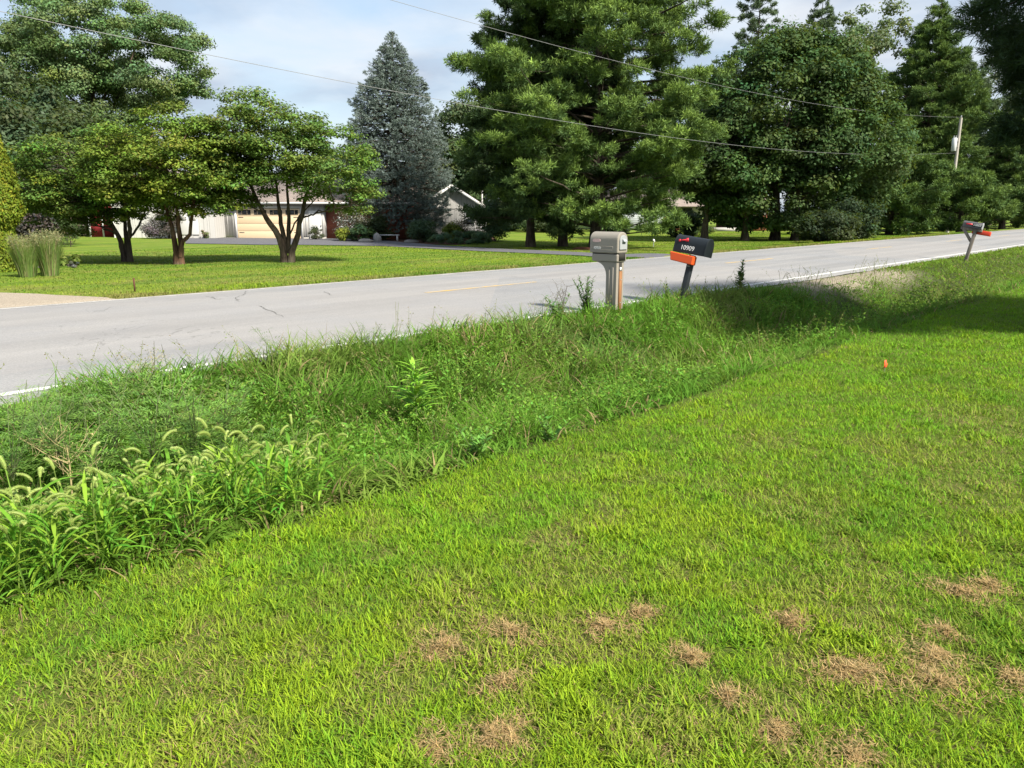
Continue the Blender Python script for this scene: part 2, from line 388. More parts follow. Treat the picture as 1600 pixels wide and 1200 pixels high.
# driveways
M_GRAVEL = NT('pale_gravel')
def _grav():
    k = M_GRAVEL; p = k.pos(); f = k.noise(55, 4, 0.7, p)
    return k.out(k.mix(k.ramp(f, 0.35, 0.65), (0.20, 0.17, 0.13), (0.42, 0.36, 0.29)), 0.95, 0.1, k.bump(f, 0.8, 0.02))
M_GRAVEL = _grav()
CLEAR = []
def drive(name, outline_a, outline_b, mat, dz):
    A = np.array([G(*p)[:2] for p in outline_a]); B = np.array([G(*p)[:2] for p in outline_b])
    def res(P, m):
        t = np.linspace(0, len(P) - 1, m); i = np.minimum(t.astype(int), len(P) - 2); f = (t - i)[:, None]; return P[i] * (1 - f) + P[i + 1] * f
    m = 60; A = res(A, m); B = res(B, m); CLEAR.append(np.vstack([A, B[::-1]])); w = np.linspace(0, 1, 9)[None, :, None]
    Q = A[:, None] * (1 - w) + B[:, None] * w
    z = height(Q[..., 0], Q[..., 1]) + dz; z = np.where(Q @ ND < R1 + 0.25, np.minimum(z, -0.016), z)
    V = np.concatenate([Q, z[..., None]], -1).reshape(-1, 3); i = np.arange(m - 1)[:, None]; j = np.arange(8)[None]
    F = np.stack([i * 9 + j, i * 9 + j + 1, (i + 1) * 9 + j + 1, (i + 1) * 9 + j], -1).reshape(-1, 4)
    mb = MB(); mb.add(V, F); o = mb.build(name, mat, smooth_=True); tag(o, kind='structure')
k = NT('driveway_asphalt'); p_ = k.pos()
M_DRIVE = k.out(k.mix(k.ramp(k.noise(30, 5, 0.75, p_), 0.35, 0.65), (0.075, 0.075, 0.085), (0.135, 0.135, 0.15)), 0.9, 0.2)
drive('driveway', [(290, 372), (400, 372), (500, 371.3), (560, 372), (620, 378), (690, 384), (800, 390), (930, 396), (1060, 399)],
      [(290, 381), (400, 383), (500, 383.5), (600, 385), (690, 390), (760, 393.5), (850, 397.5), (930, 402), (1040, 405)], M_DRIVE, 0.03)
drive('gravel_driveway', [(-80, 458), (0, 459), (60, 461), (120, 464.5), (180, 468)], [(-80, 500), (0, 487), (60, 481), (120, 475), (190, 469)], M_GRAVEL, 0.028)

# ---------------------------------------------------------------- foliage builders
def blades(mb, P, h, w, az, lean, bend, segs, col, prof=None, twist=None):
    """N curved tapering blades"""
    N = len(P); h = np.broadcast_to(h, (N,)); w = np.broadcast_to(w, (N,)); lean = np.broadcast_to(lean, (N,)); bend = np.broadcast_to(bend, (N,))
    t = np.linspace(0, 1, segs + 1); th = lean[:, None] + bend[:, None] * (t[None, :-1] + 0.5 / segs)
    st = (h / segs)[:, None]
    hx = np.concatenate([np.zeros((N, 1)), np.cumsum(np.sin(th) * st, 1)], 1); hz = np.concatenate([np.zeros((N, 1)), np.cumsum(np.cos(th) * st, 1)], 1)
    d = np.stack([np.cos(az), np.sin(az)], 1)
    sa = az + math.pi / 2 if twist is None else az + math.pi / 2 + twist
    side = np.stack([np.cos(sa), np.sin(sa), np.zeros(N)], 1)
    C = np.concatenate([P[:, None, :2] + hx[..., None] * d[:, None], (P[:, 2:3] + hz)[..., None]], -1)
    if prof is None: prof = np.clip(1.1 * (1 - t ** 2.2), 0.06, 1) * np.where(t < 0.01, 0.7, 1)
    off = side[:, None] * (w[:, None] * prof[None] * 0.5)[..., None]
    V = np.stack([C - off, C + off], 2)                # N, segs+1, 2, 3
    b = (np.arange(N) * (segs + 1) * 2)[:, None]; i = np.arange(segs)[None] * 2
    F = np.stack([b + i, b + i + 1, b + i + 3, b + i + 2], -1).reshape(-1, 4)
    mb.add(V.reshape(-1, 3), F, np.repeat(col, (segs + 1) * 2, 0))
    return C

def leaves(mb, P, Nrm, size, aspect, col, rng, droop=0.0):
    """N diamond leaves lying across the given normals"""
    N = len(P); Nrm = Nrm / (np.linalg.norm(Nrm, axis=1)[:, None] + 1e-9)
    r = rng.normal(size=(N, 3)); u = r - (r * Nrm).sum(1)[:, None] * Nrm; u /= np.linalg.norm(u, axis=1)[:, None] + 1e-9
    u[:, 2] -= droop; u /= np.linalg.norm(u, axis=1)[:, None]
    w = np.cross(Nrm, u); size = np.broadcast_to(size, (N,))[:, None]
    V = np.stack([P - u * size * .5, P + w * size * aspect * .5 - u * size * 0.05, P + u * size * .5, P - w * size * aspect * .5 - u * size * 0.05], 1)
    F = np.arange(N * 4).reshape(N, 4)
    mb.add(V.reshape(-1, 3), F, np.repeat(col, 4, 0))

def tint(rng, N, base, var=0.18, hue=0.12, alt=None, palt=0.0):
    c = np.array(base)[None] * (1 + var * rng.normal(size=(N, 1))); c = c * (1 + hue * rng.normal(size=(N, 3)) * [1, .4, 1])
    if alt is not None:
        m = rng.random(N) < palt; c[m] = np.array(alt) * (1 + 0.2 * rng.normal(size=(m.sum(), 1)))
    return np.clip(c, 0.006, 0.9)

def rdir(rng, N):
    d = rng.normal(size=(N, 3)); return d / np.linalg.norm(d, axis=1)[:, None]

def clump_crown(rng, mb, centers, rad, rz, per, leaf, base, aspect=0.62, updroop=0.0, var=0.16, clumpvar=0.16, alt=None, palt=0.0, nup=0.8):
    """leaf clumps: each an ellipsoidal shell of many small leaves, uneven in size and hue"""
    M = len(centers); rad = np.broadcast_to(rad, (M,))
    cnt = np.maximum(20, (per * (rad / rad.mean()) ** 2)).astype(int)
    idx = np.repeat(np.arange(M), cnt); N = len(idx); d = rdir(rng, N); d[:, 2] = np.where(d[:, 2] < 0, d[:, 2] * 0.75, d[:, 2])
    lump = 0.75 + 0.5 * rng.random(N)
    r = rad[idx] * lump * rng.random(N) ** 0.4
    P = centers[idx] + d * np.stack([r, r, r * rz], 1)
    nrm = d + rng.normal(size=(N, 3)) * 0.55 + [0, 0, nup]
    cv = 1 + clumpvar * rng.normal(size=M); hv = 1 + 0.1 * rng.normal(size=(M, 3)) * [1, 0.3, 1]
    c = tint(rng, N, base, var, 0.08, alt, palt) * cv[idx][:, None] * hv[idx]
    leaves(mb, P, nrm, leaf * (0.7 + 0.6 * rng.random(N)), aspect, np.clip(c, 0.005, 0.6), rng, updroop)

def shell_points(rng, ells, N, inner=0.55):
    """points spread through a union of ellipsoids (cx,cy,cz,rx,ry,rz), more of them near the surface"""
    ells = np.array(ells, float); vol = ells[:, 3] * ells[:, 4] * ells[:, 5]; k_ = rng.choice(len(ells), N * 3, p=vol / vol.sum())
    d = rdir(rng, N * 3); r = inner + (1 - inner) * rng.random(N * 3) ** 0.5
    P = ells[k_, :3] + d * ells[k_, 3:] * r[:, None]
    # drop those deep inside another lobe
    q = ((P[:, None] - ells[None, :, :3]) / ells[None, :, 3:]); q = (q ** 2).sum(-1); deep = (np.sqrt(q) < inner * 0.85).any(1)
    P = P[~deep]; return P[:N]

def limb_to(mb, start, end, r0, r1, rng, sag=0.1, k=5):
    start = np.array(start, float); end = np.array(end, float); L_ = np.linalg.norm(end - start); m = 5
    t = np.linspace(0, 1, m)[:, None]; mid = rng.normal(0, 0.06, (m, 3)) * L_ * np.sin(t * math.pi)
    P = start + (end - start) * t + mid; P[:, 2] += sag * L_ * np.sin(t[:, 0] * math.pi)
    mb.tube(P, np.linspace(r0, r1, m), k, cap=False)

def tree_root(name, loc, label, cat='tree', group=None): return empty(name, loc, 0, label, cat, group)

def broadleaf(name, loc, label, H, ells, nclump, rad, per, leaf, base, seed, trunk_r=0.25, barkm=None, rz=0.7, group=None, split=0.3, inner=0.6, alt=None, palt=0, cat='tree', clumpvar=0.16, trunks=1, nup=0.8, limbs=14):
    rng = np.random.default_rng(seed); root = tree_root(name, loc, label, cat, group)
    C = shell_points(rng, ells, nclump, inner)
    mb = MB(); clump_crown(rng, mb, C, rad * (0.65 + 0.7 * rng.random(len(C))), rz, per, leaf, base, alt=alt, palt=palt, clumpvar=clumpvar, nup=nup)
    tb = MB(); zc = np.mean([e[2] for e in ells]); zt = zc + 0.3 * max(e[5] for e in ells)
    for q in range(trunks):
        ox = 0 if trunks == 1 else (q - (trunks - 1) / 2) * trunk_r * 1.6
        m = 8; t = np.linspace(0, 1, m)
        top = np.array([ox * 3 + rng.normal(0, .2), rng.normal(0, .2), zt])
        P = np.array([ox, 0, -0.15]) + (top - [ox, 0, -0.15]) * t[:, None] + rng.normal(0, trunk_r * 0.25, (m, 3)) * np.sin(t * 3.1)[:, None]
        rr = trunk_r * (1 - 0.75 * t); rr[0] *= 1.45
        tb.tube(P, rr, 9)
        pick = C[rng.permutation(len(C))[:limbs]]
        for c in pick:
            tt = np.clip(split + 0.45 * rng.random(), 0, .95); i = int(tt * (m - 1)); st = P[i]
            if st[2] > c[2]: st = P[max(1, i - 2)]
            limb_to(tb, st, c, trunk_r * 0.32, trunk_r * 0.06, rng, 0.05)
    tb.build('trunk', barkm or M_BARK, root, True); mb.build('crown', M_LEAF, root, cols=True)
    return root

def conifer(name, loc, label, H, profile, seed, base, tip, whorl=0.55, per=6, twig=0.32, needle=0.16, nneed=9, width=0.02, rise=0.15, droop=0.0, trunk_r=0.22,
            barkm=None, z0=0.8, group=None, fill=1.0, plume=0.5, jitter=0.2, dens=1.0, side=0.55, azr=None, upk=0.35, cat='tree', vert=0.4, maxside=1.6, plumes=0, prad=0.5, ptuft=14):
    """whorled conifer: branches with side twigs, each twig end set with a tuft of needles. profile: (z, radius) pairs"""
    rng = np.random.default_rng(seed); root = tree_root(name, loc, label, cat, group)
    zs, rs = np.array(profile).T
    tb = MB(); mb = MB(); m = 12; t = np.linspace(0, 1, m)
    TP = np.stack([0.12 * np.sin(t * 4 + seed) * trunk_r * 2, 0.1 * np.cos(t * 3) * trunk_r * 2, -0.15 + (H + 0.1) * t], 1)
    rr = trunk_r * (1 - 0.93 * t); rr[0] *= 1.35; tb.tube(TP, rr, 9)
    tufts = []; tdirs = []; tout = []
    z = z0
    while z < H - 0.15:
        R = np.interp(z, zs, rs); n_b = max(3, int(per * (0.7 + 0.6 * rng.random()) * (1 if R > 1 else 0.8))); a0 = rng.random() * 6.28
        for q in range(n_b):
            az = a0 + q * 6.283 / n_b + rng.normal(0, 0.25)
            if azr is not None and not azr(az): continue
            L_ = R * (1 + jitter * rng.normal() - 0.1); L_ = max(0.15, min(L_, R * 1.3))
            zb = z + rng.normal(0, whorl * 0.35)
            m2 = 7; u = np.linspace(0, 1, m2); rs_ = rise + 0.10 * rng.normal()
            bx = L_ * u; bz = L_ * (rs_ * u - droop * u ** 2 + upk * 0.5 * np.maximum(0, u - 0.6) ** 1.5)
            d = np.array([math.cos(az), math.sin(az)]); wob = rng.normal(0, 0.04 * L_, m2) * u
            BP = np.stack([d[0] * bx - d[1] * wob, d[1] * bx + d[0] * wob, zb + bz], 1)
            if L_ > 0.9: tb.tube(BP, np.linspace(0.012 + 0.013 * L_, 0.006, m2), 4, cap=False)
            if plumes:
                npl = max(2, int(plumes * (0.6 + L_ / 3.0)))
                for j_ in range(npl):
                    u_ = 1.0 if j_ == 0 else 1 - fill * rng.random() ** 1.2
                    i = min(int(u_ * (m2 - 1)), m2 - 2); f = u_ * (m2 - 1) - i; bp = BP[i] * (1 - f) + BP[i + 1] * f
                    sl = np.clip(side * L_ * (1.1 - u_) ** 0.7 * rng.uniform(-1, 1), -maxside, maxside); fw = abs(sl) * .6
                    c_ = bp + np.array([d[0] * fw - d[1] * sl, d[1] * fw + d[0] * sl, prad * .25 + vert * rng.uniform(-.5, .4)])
                    r_ = prad * rng.uniform(.6, 1.25) * min(1, .35 + L_ / 2.5); k_ = max(5, int(ptuft * (r_ / prad) ** 2))
                    dd = rdir(rng, k_); dd[:, 2] = np.abs(dd[:, 2]) * np.where(rng.random(k_) < .75, 1, -1)
                    el = np.array([1.0, 1.0, 0.55]); tt_ = c_ + dd * el * r_ * (rng.random(k_) ** .45)[:, None]
                    dirs = dd * .9 + np.array([d[0] * .45, d[1] * .45, upk * .9])
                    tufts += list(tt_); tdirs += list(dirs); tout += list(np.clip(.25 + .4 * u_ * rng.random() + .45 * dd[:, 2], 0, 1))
                continue
            nt = max(2, int(dens * (L_ / twig) * 2.2)); uu = 1 - (rng.random(nt) ** 1.4) * fill; uu[0] = 1.0
            for u_ in uu:
                i = min(int(u_ * (m2 - 1)), m2 - 2); f = u_ * (m2 - 1) - i; bp = BP[i] * (1 - f) + BP[i + 1] * f
                sl = side * L_ * (1.08 - u_) ** 0.8 * rng.uniform(-1, 1); sl = np.clip(sl, -maxside, maxside)
                fw = abs(sl) * 0.7
                tp = bp + np.array([d[0] * fw - d[1] * sl, d[1] * fw + d[0] * sl, plume * 0.35 * rng.random() + vert * rng.uniform(-.6, .4) - droop * abs(sl) * .4])
                dirv = np.array([d[0] * (0.8) - d[1] * np.sign(sl) * 0.5, d[1] * 0.8 + d[0] * np.sign(sl) * 0.5, upk + 0.25 * rng.normal()])
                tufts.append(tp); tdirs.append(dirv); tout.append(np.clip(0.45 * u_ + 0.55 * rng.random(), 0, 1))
        z += whorl * (0.75 + 0.5 * rng.random())
    tufts.append(np.array([TP[-1][0], TP[-1][1], H])); tdirs.append(np.array([0, 0, 1.0])); tout.append(1)
    T = np.array(tufts); D = np.array(tdirs); D /= np.linalg.norm(D, axis=1)[:, None]; O = np.array(tout)
    M = len(T); idx = np.repeat(np.arange(M), nneed); N = len(idx)
    # needles strung along the last stretch of every twig
    a = rng.random(N); start = T[idx] - D[idx] * (a * twig)[:, None] + rng.normal(0, 0.15 * needle, (N, 3))
    dv = D[idx] * 0.75 + rdir(rng, N) * 0.85; dv /= np.linalg.norm(dv, axis=1)[:, None]
    ln = needle * (0.7 + 0.6 * rng.random(N)); sd_ = np.cross(dv, rdir(rng, N)); sd_ /= np.linalg.norm(sd_, axis=1)[:, None] + 1e-9
    w = width * (0.7 + 0.6 * rng.random(N)); e = start + dv * ln[:, None]; mid = start + dv * (ln * 0.45)[:, None]
    V = np.stack([start, mid + sd_ * w[:, None] * .5, e, mid - sd_ * w[:, None] * .5], 1)
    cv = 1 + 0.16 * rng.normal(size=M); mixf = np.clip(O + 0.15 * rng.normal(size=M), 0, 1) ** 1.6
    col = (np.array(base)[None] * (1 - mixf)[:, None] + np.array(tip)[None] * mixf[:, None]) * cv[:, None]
    c = np.clip(col[idx] * (1 + 0.15 * rng.normal(size=(N, 1))), 0.004, 0.6)
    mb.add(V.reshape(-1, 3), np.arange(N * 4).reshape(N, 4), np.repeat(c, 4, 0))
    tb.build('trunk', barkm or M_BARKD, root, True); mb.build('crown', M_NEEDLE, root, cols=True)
    return root


k = NT('bark_mulch'); p_ = k.pos(); f_ = k.noise(22, 5, 0.75, p_)
M_MULCH = k.out(k.mix(k.ramp(f_, 0.35, 0.65), (0.035, 0.020, 0.014), (0.12, 0.065, 0.045)), 0.95, 0.1, k.bump(f_, 0.9, 0.04))
drive('mulch_bed', [(566, 371), (622, 368), (700, 367), (772, 370)], [(572, 378), (640, 381.5), (715, 383), (772, 377)], M_MULCH, 0.026)

# ---------------------------------------------------------------- house, shed, neighbour's house
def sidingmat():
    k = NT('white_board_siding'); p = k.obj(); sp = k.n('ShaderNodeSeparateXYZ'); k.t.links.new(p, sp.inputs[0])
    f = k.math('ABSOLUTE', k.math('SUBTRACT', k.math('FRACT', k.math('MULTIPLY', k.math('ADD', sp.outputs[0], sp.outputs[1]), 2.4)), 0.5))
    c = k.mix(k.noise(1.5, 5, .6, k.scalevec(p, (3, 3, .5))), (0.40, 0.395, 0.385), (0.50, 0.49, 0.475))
    return k.out(k.mix(k.math('MULTIPLY', k.ramp(f, 0.07, 0.03), 0.6), c, (0.22, 0.215, 0.20)), 0.7, 0.3)  # dark board joints, with the battens' shadow gaps put into the colour
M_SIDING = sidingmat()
M_CREAM = plain('cream_garage_paint', (0.58, 0.45, 0.30), 0.55, 0.4, 0.05, 1.2)
M_TRIM = plain('white_trim_paint', (0.56, 0.56, 0.555), 0.5, 0.4, 0.05)
M_CONC = plain('foundation_concrete', (0.34, 0.33, 0.31), 0.9, 0.2, 0.15, 4, 0.2)
M_DGLASS = plain('dark_window_glass', (0.02, 0.024, 0.028), 0.08, 0.6, 0.1)
M_BLACK = plain('black_iron', (0.02, 0.02, 0.022), 0.5, 0.4)
def brickmat(name, a, b, mortar):
    k = NT(name); p = k.n('ShaderNodeTexCoord').outputs['Object']
    sp = k.n('ShaderNodeSeparateXYZ'); k.t.links.new(p, sp.inputs[0]); cb = k.n('ShaderNodeCombineXYZ')
    k.t.links.new(k.math('ADD', sp.outputs[0], sp.outputs[1]), cb.inputs[0]); k.t.links.new(sp.outputs[2], cb.inputs[1])
    bt = k.n('ShaderNodeTexBrick', i_Scale=1.0); bt.inputs['Brick Width'].default_value = 0.24; bt.inputs['Row Height'].default_value = 0.08; bt.inputs['Mortar Size'].default_value = 0.006
    bt.inputs['Color1'].default_value = (*a, 1); bt.inputs['Color2'].default_value = (*b, 1); bt.inputs['Mortar'].default_value = (*mortar, 1)
    k.t.links.new(cb.outputs[0], bt.inputs['Vector']); return k.out(k.mix(0.35, bt.outputs[0], k.mix(k.noise(3, 5, .6, p), a, b)), 0.9, 0.2)
M_BRICK = brickmat('red_brick', (0.20, 0.055, 0.035), (0.28, 0.085, 0.05), (0.22, 0.18, 0.15))
M_BRICK2 = brickmat('orange_brick', (0.24, 0.075, 0.04), (0.31, 0.11, 0.06), (0.3, 0.22, 0.17))
def shinglemat():
    k = NT('roof_shingles'); p = k.obj(); b = k.n('ShaderNodeTexBrick', i_Scale=1.0); b.inputs['Brick Width'].default_value = 0.3; b.inputs['Row Height'].default_value = 0.14; b.inputs['Mortar Size'].default_value = 0.01
    b.inputs['Color1'].default_value = (0.30, 0.25, 0.225, 1); b.inputs['Color2'].default_value = (0.22, 0.185, 0.17, 1); b.inputs['Mortar'].default_value = (0.12, 0.1, 0.09, 1)
    k.t.links.new(p, b.inputs['Vector']); return k.out(b.outputs[0], 0.95, 0.1)
M_ROOF = shinglemat()
def HX(px, Y): return (px - 800) * Y / (FOC * math.cos(PITCH) + 228 * math.sin(PITCH))
def gable_roof(name, parent, x0, x1, y0, y1, ze, zr, mat, along='x', over=0.45, th=0.16):
    """two thick slopes; along = direction of the ridge"""
    mb = MB()
    def slab(A, B, C, D):
        P = np.array([A, B, C, D], float); Q = P - [0, 0, th]
        mb.add(np.vstack([P, Q]), [[0, 1, 2, 3], [7, 6, 5, 4], [0, 4, 5, 1], [1, 5, 6, 2], [2, 6, 7, 3], [3, 7, 4, 0]])
    if along == 'x':
        ym = (y0 + y1) / 2; sl = (zr - ze) / (ym - y0); zo = ze - over * sl
        slab((x0 - over, y0 - over, zo), (x1 + over, y0 - over, zo), (x1 + over, ym, zr), (x0 - over, ym, zr))
        slab((x1 + over, y1 + over, zo), (x0 - over, y1 + over, zo), (x0 - over, ym + .004, zr), (x1 + over, ym + .004, zr))
    else:
        xm = (x0 + x1) / 2; sl = (zr - ze) / (xm - x0); zo = ze - over * sl
        slab((x0 - over, y1 + over, zo), (x0 - over, y0 - over, zo), (xm, y0 - over, zr), (xm, y1 + over, zr))
        slab((x1 + over, y0 - over, zo), (x1 + over, y1 + over, zo), (xm + .004, y1 + over, zr), (xm + .004, y0 - over, zr))
    return mb.build(name, mat, parent)
def gable_wall(mb, x0, x1, y0, y1, z0, ze, zr):
    """a block whose front and back run up into a gable (ridge along y)"""
    xm = (x0 + x1) / 2
    mb.extrude([(x0, z0), (x1, z0), (x1, ze), (xm, zr), (x0, ze)], y0, y1)

def make_house():
    Yf = 59.0; zg = float(height(HX(430, Yf), Yf)) - 0.05
    root = empty('house', (HX(420, Yf), Yf, zg), 0, 'long white and brick ranch house with a cream garage door behind the blue spruce', 'house')
    X = lambda px, Y=Yf: HX(px, Y) - root.location.x
    zl = 2.75
    # main block with the garage
    x0, x1 = X(345), X(508)
    w = MB(); w.box((x0 + x1) / 2, 4.6, zl / 2 + 0.1, x1 - x0, 9.2, zl - 0.2)
    # battens on the front
    for xb in np.arange(x0 + 0.2, x1, 0.42):
        if X(369) < xb < X(476): continue
        w.box(xb, -0.012, zl / 2 + 0.1, 0.05, 0.022, zl - 0.26)
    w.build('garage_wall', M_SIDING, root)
    f = MB(); f.box((x0 + x1) / 2, 4.6, 0.0, x1 - x0 - 0.04, 9.1, 0.4); f.build('foundation', M_CONC, root)
    # garage door with four window bands
    gx0, gx1 = X(373), X(471); gw = gx1 - gx0; gh = 2.2
    d = MB()
    for r_ in range(4):
        d.box((gx0 + gx1) / 2, -0.035, 0.06 + gh * (r_ + .5) / 4, gw, 0.06, gh / 4 - 0.018)
    gd = d.build('garage_door', M_CREAM, root, bevel=0.008)
    for q in range(4):
        c = gx0 + gw * (q + .5) / 4
        fr = MB(); fr.box(c, -0.075, 0.06 + gh * 0.875, gw / 4 * 0.78, 0.018, gh / 4 * 0.62); wf = fr.build('window', M_DGLASS, gd)
        for e in (-.17, .17):
            mu = MB(); mu.box(c + e * gw / 4, -0.088, 0.06 + gh * 0.875, 0.03, 0.012, gh / 4 * .62); mu.build('muntin', M_CREAM, wf)
    for q in (0, 3):
        for zz in (0.5, 1.62):
            hg = MB(); hg.box(gx0 + (0.3 if q == 0 else gw - 0.3), -0.072, zz, 0.38, 0.012, 0.05); hg.build('strap_hinge', M_BLACK, gd)
    t = MB()
    t.box(gx0 - 0.1, -0.05, gh / 2 + 0.05, 0.16, 0.1, gh + 0.1); t.box(gx1 + 0.1, -0.05, gh / 2 + 0.05, 0.16, 0.1, gh + 0.1); t.box((gx0 + gx1) / 2, -0.05, gh + 0.2, gw + 0.36, 0.1, 0.2)
    t.build('garage_trim', M_TRIM, root)
    ed = MB(); ed.box(X(494), -0.03, 1.08, 0.92, 0.05, 2.06); door = ed.build('side_door', M_TRIM, root, bevel=0.01)
    kn = MB(); kn.tube([(X(503), -0.06, 1.0), (X(503), -0.13, 1.0)], [0.035, 0.04], 8); kn.build('door_knob', M_BLACK, door)
    # left wing that steps forward
    lx0, lx1 = X(180, 57), X(337, 57); yl = -2.0
    w = MB(); gable_wall(w, lx0, lx1, yl, 7.5, 0.15, zl, zl + 2.2)
    for xb in np.arange(lx0 + 0.25, lx1, 0.6): w.box(xb, yl - 0.012, 1.45, 0.05, 0.022, 2.5)
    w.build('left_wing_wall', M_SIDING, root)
    f = MB(); f.box((lx0 + lx1) / 2, (yl + 7.5) / 2, 0.02, lx1 - lx0 - 0.04, 7.5 - yl - .06, 0.44); f.build('left_wing_foundation', M_CONC, root)
    lw = MB(); lw.box(X(296, 57), yl - 0.04, 1.35, 1.5, 0.06, 1.9); wd = lw.build('carriage_door', M_TRIM, root, bevel=0.01)
    for e in (-.36, .36):
        pn = MB(); pn.box(X(296, 57) + e, yl - 0.08, 1.75, 0.5, 0.02, 0.7); pn.build('door_panel', M_SIDING, wd)
    for px_, yy in ((181, yl), (349, 0)):
        xx = X(px_, Yf + yy); dn = MB(); dn.tube([(xx, yy - 0.08, 2.6), (xx, yy - 0.08, 0.2), (xx, yy - 0.35, 0.1)], 0.055, 6)
        dn.build('downspout', M_TRIM, root)
    # roofs
    gable_roof('garage_roof', root, x0, X(640), 0, 9.2, zl + 0.12, zl + 2.0, M_ROOF, 'x', 0.5)
    gable_roof('left_wing_roof', root, lx0, lx1, yl, 7.5, zl + 0.12, zl + 2.35, M_ROOF, 'y', 0.45)
    gt = MB(); gt.box((x0 + X(640)) / 2, -0.56, zl - 0.1, X(640) - x0 + 1, 0.12, 0.13); gt.build('gutter', M_TRIM, root)
    # brick middle part
    b = MB(); b.box((X(508) + X(640)) / 2 + 0.01, 4.75, zl / 2, X(640) - X(508), 8.3, zl - 0.05); b.build('brick_wall', M_BRICK, root)
    # porch pier, its brick coloured brighter for the orange sunlight on it, and a plank bench back beside the spruce
    pb = MB(); pb.box(X(607), 0.25, 1.1, 0.95, 0.6, 2.2); pb.build('porch_pier', M_BRICK2, root)
    # right wing gable
    Yr = 61.0; rx0, rx1 = HX(658, Yr) - root.location.x, HX(756, Yr) - root.location.x; yr = Yr - Yf
    w = MB(); gable_wall(w, rx0, rx1, yr, 9.5, 0.1, 2.35, 3.85)
    for xb in np.arange(rx0 + 0.2, rx1, 0.5): w.box(xb, yr - 0.012, 1.2, 0.045, 0.022, 2.1)
    w.box((rx0 + rx1) / 2, yr - 0.02, 2.3, rx1 - rx0, 0.04, 0.1)
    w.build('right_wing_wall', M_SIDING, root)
    gable_roof('right_wing_roof', root, rx0, rx1, yr, 9.5, 2.5, 4.05, M_ROOF, 'y', 0.4, 0.12)
    xm = (rx0 + rx1) / 2; rk = MB()
    for sx in (-1, 1):
        L_ = math.hypot((rx1 - rx0) / 2 + 0.4, 1.55 * ((rx1 - rx0) / 2 + .4) / ((rx1 - rx0) / 2)); an = math.atan2(1.55, (rx1 - rx0) / 2)
        c, s_ = math.cos(an), math.sin(an) * (-sx)
        rk.box(xm + sx * L_ / 2 * math.cos(an), yr - 0.44, 4.0 - L_ / 2 * math.sin(an) - 0.02, L_, 0.05, 0.22, [[c, 0, -s_], [0, 1, 0], [s_, 0, c]])
    rk.build('rake_board', M_TRIM, root)
    wx = HX(735, Yr) - root.location.x
    wf = MB(); wf.box(wx, yr - 0.03, 1.55, 0.78, 0.07, 1.12); wfo = wf.build('window', M_TRIM, root, bevel=0.01)
    pn = MB(); pn.box(wx, yr - 0.07, 1.82, 0.62, 0.02, 0.44); pn.box(wx, yr - 0.07, 1.28, 0.62, 0.02, 0.46); pn.build('pane', M_DGLASS, wfo)
    vp = MB(); vp.tube([(HX(752, Yr) - root.location.x, yr + 2.5, 2.6), (HX(752, Yr) - root.location.x, yr + 2.5, 3.75)], 0.06, 8); vp.build('vent_pipe', M_TRIM, root)
make_house()

def make_shed():
    Y = 58.5; zg = float(height(HX(165, Y), Y)) - 0.02
    root = empty('shed', (HX(163, Y), Y, zg), 0, 'small dark red garden shed with white corner trim left of the house', 'shed')
    M_RED = plain('barn_red_paint', (0.21, 0.022, 0.028), 0.75, 0.2, 0.18, 3, 0.1); M_SR = plain('shed_roof', (0.06, 0.055, 0.055), 0.9, 0.2, .2, 5)
    X = lambda px: HX(px, Y) - root.location.x
    # gambrel end facing left-front, eave side facing the road
    x0, x1 = X(146), X(181)
    rz = -0.28; c, s_ = math.cos(rz), math.sin(rz)
    w = MB(); w.box(0.1, 1.6, 0.85, 2.0, 3.0, 1.7); w.build('wall', M_RED, root)
    g = MB(); g.extrude([(-0.9, 1.70), (1.1, 1.70), (0.75, 2.5), (0.1, 2.85), (-0.55, 2.5)], 0.1, 3.1); g.build('gambrel_end', M_RED, root)
    r = MB()
    for A, B in (((-1.05, 1.62), (-0.62, 2.55)), ((-0.62, 2.55), (0.1, 2.95)), ((0.1, 2.95), (0.82, 2.55)), ((0.82, 2.55), (1.25, 1.62))):
        r.add([(A[0], -0.1, A[1]), (B[0], -0.1, B[1]), (B[0], 3.3, B[1]), (A[0], 3.3, A[1]), (A[0], -0.1, A[1] + .07), (B[0], -0.1, B[1] + .07), (B[0], 3.3, B[1] + .07), (A[0], 3.3, A[1] + .07)],
              [[0, 1, 2, 3], [7, 6, 5, 4], [0, 4, 5, 1], [1, 5, 6, 2], [2, 6, 7, 3], [3, 7, 4, 0]])
    r.build('roof', M_SR, root)
    t = MB()
    for xx in (-0.9, -0.02, 1.1): t.box(xx, 0.08, 0.85, 0.12, 0.06, 1.7)
    t.box(0.1, 0.08, 1.70, 2.1, 0.06, 0.12)
    t.build('corner_trim', M_TRIM, root)
    root.rotation_euler = (0, 0, 0.35)
make_shed()

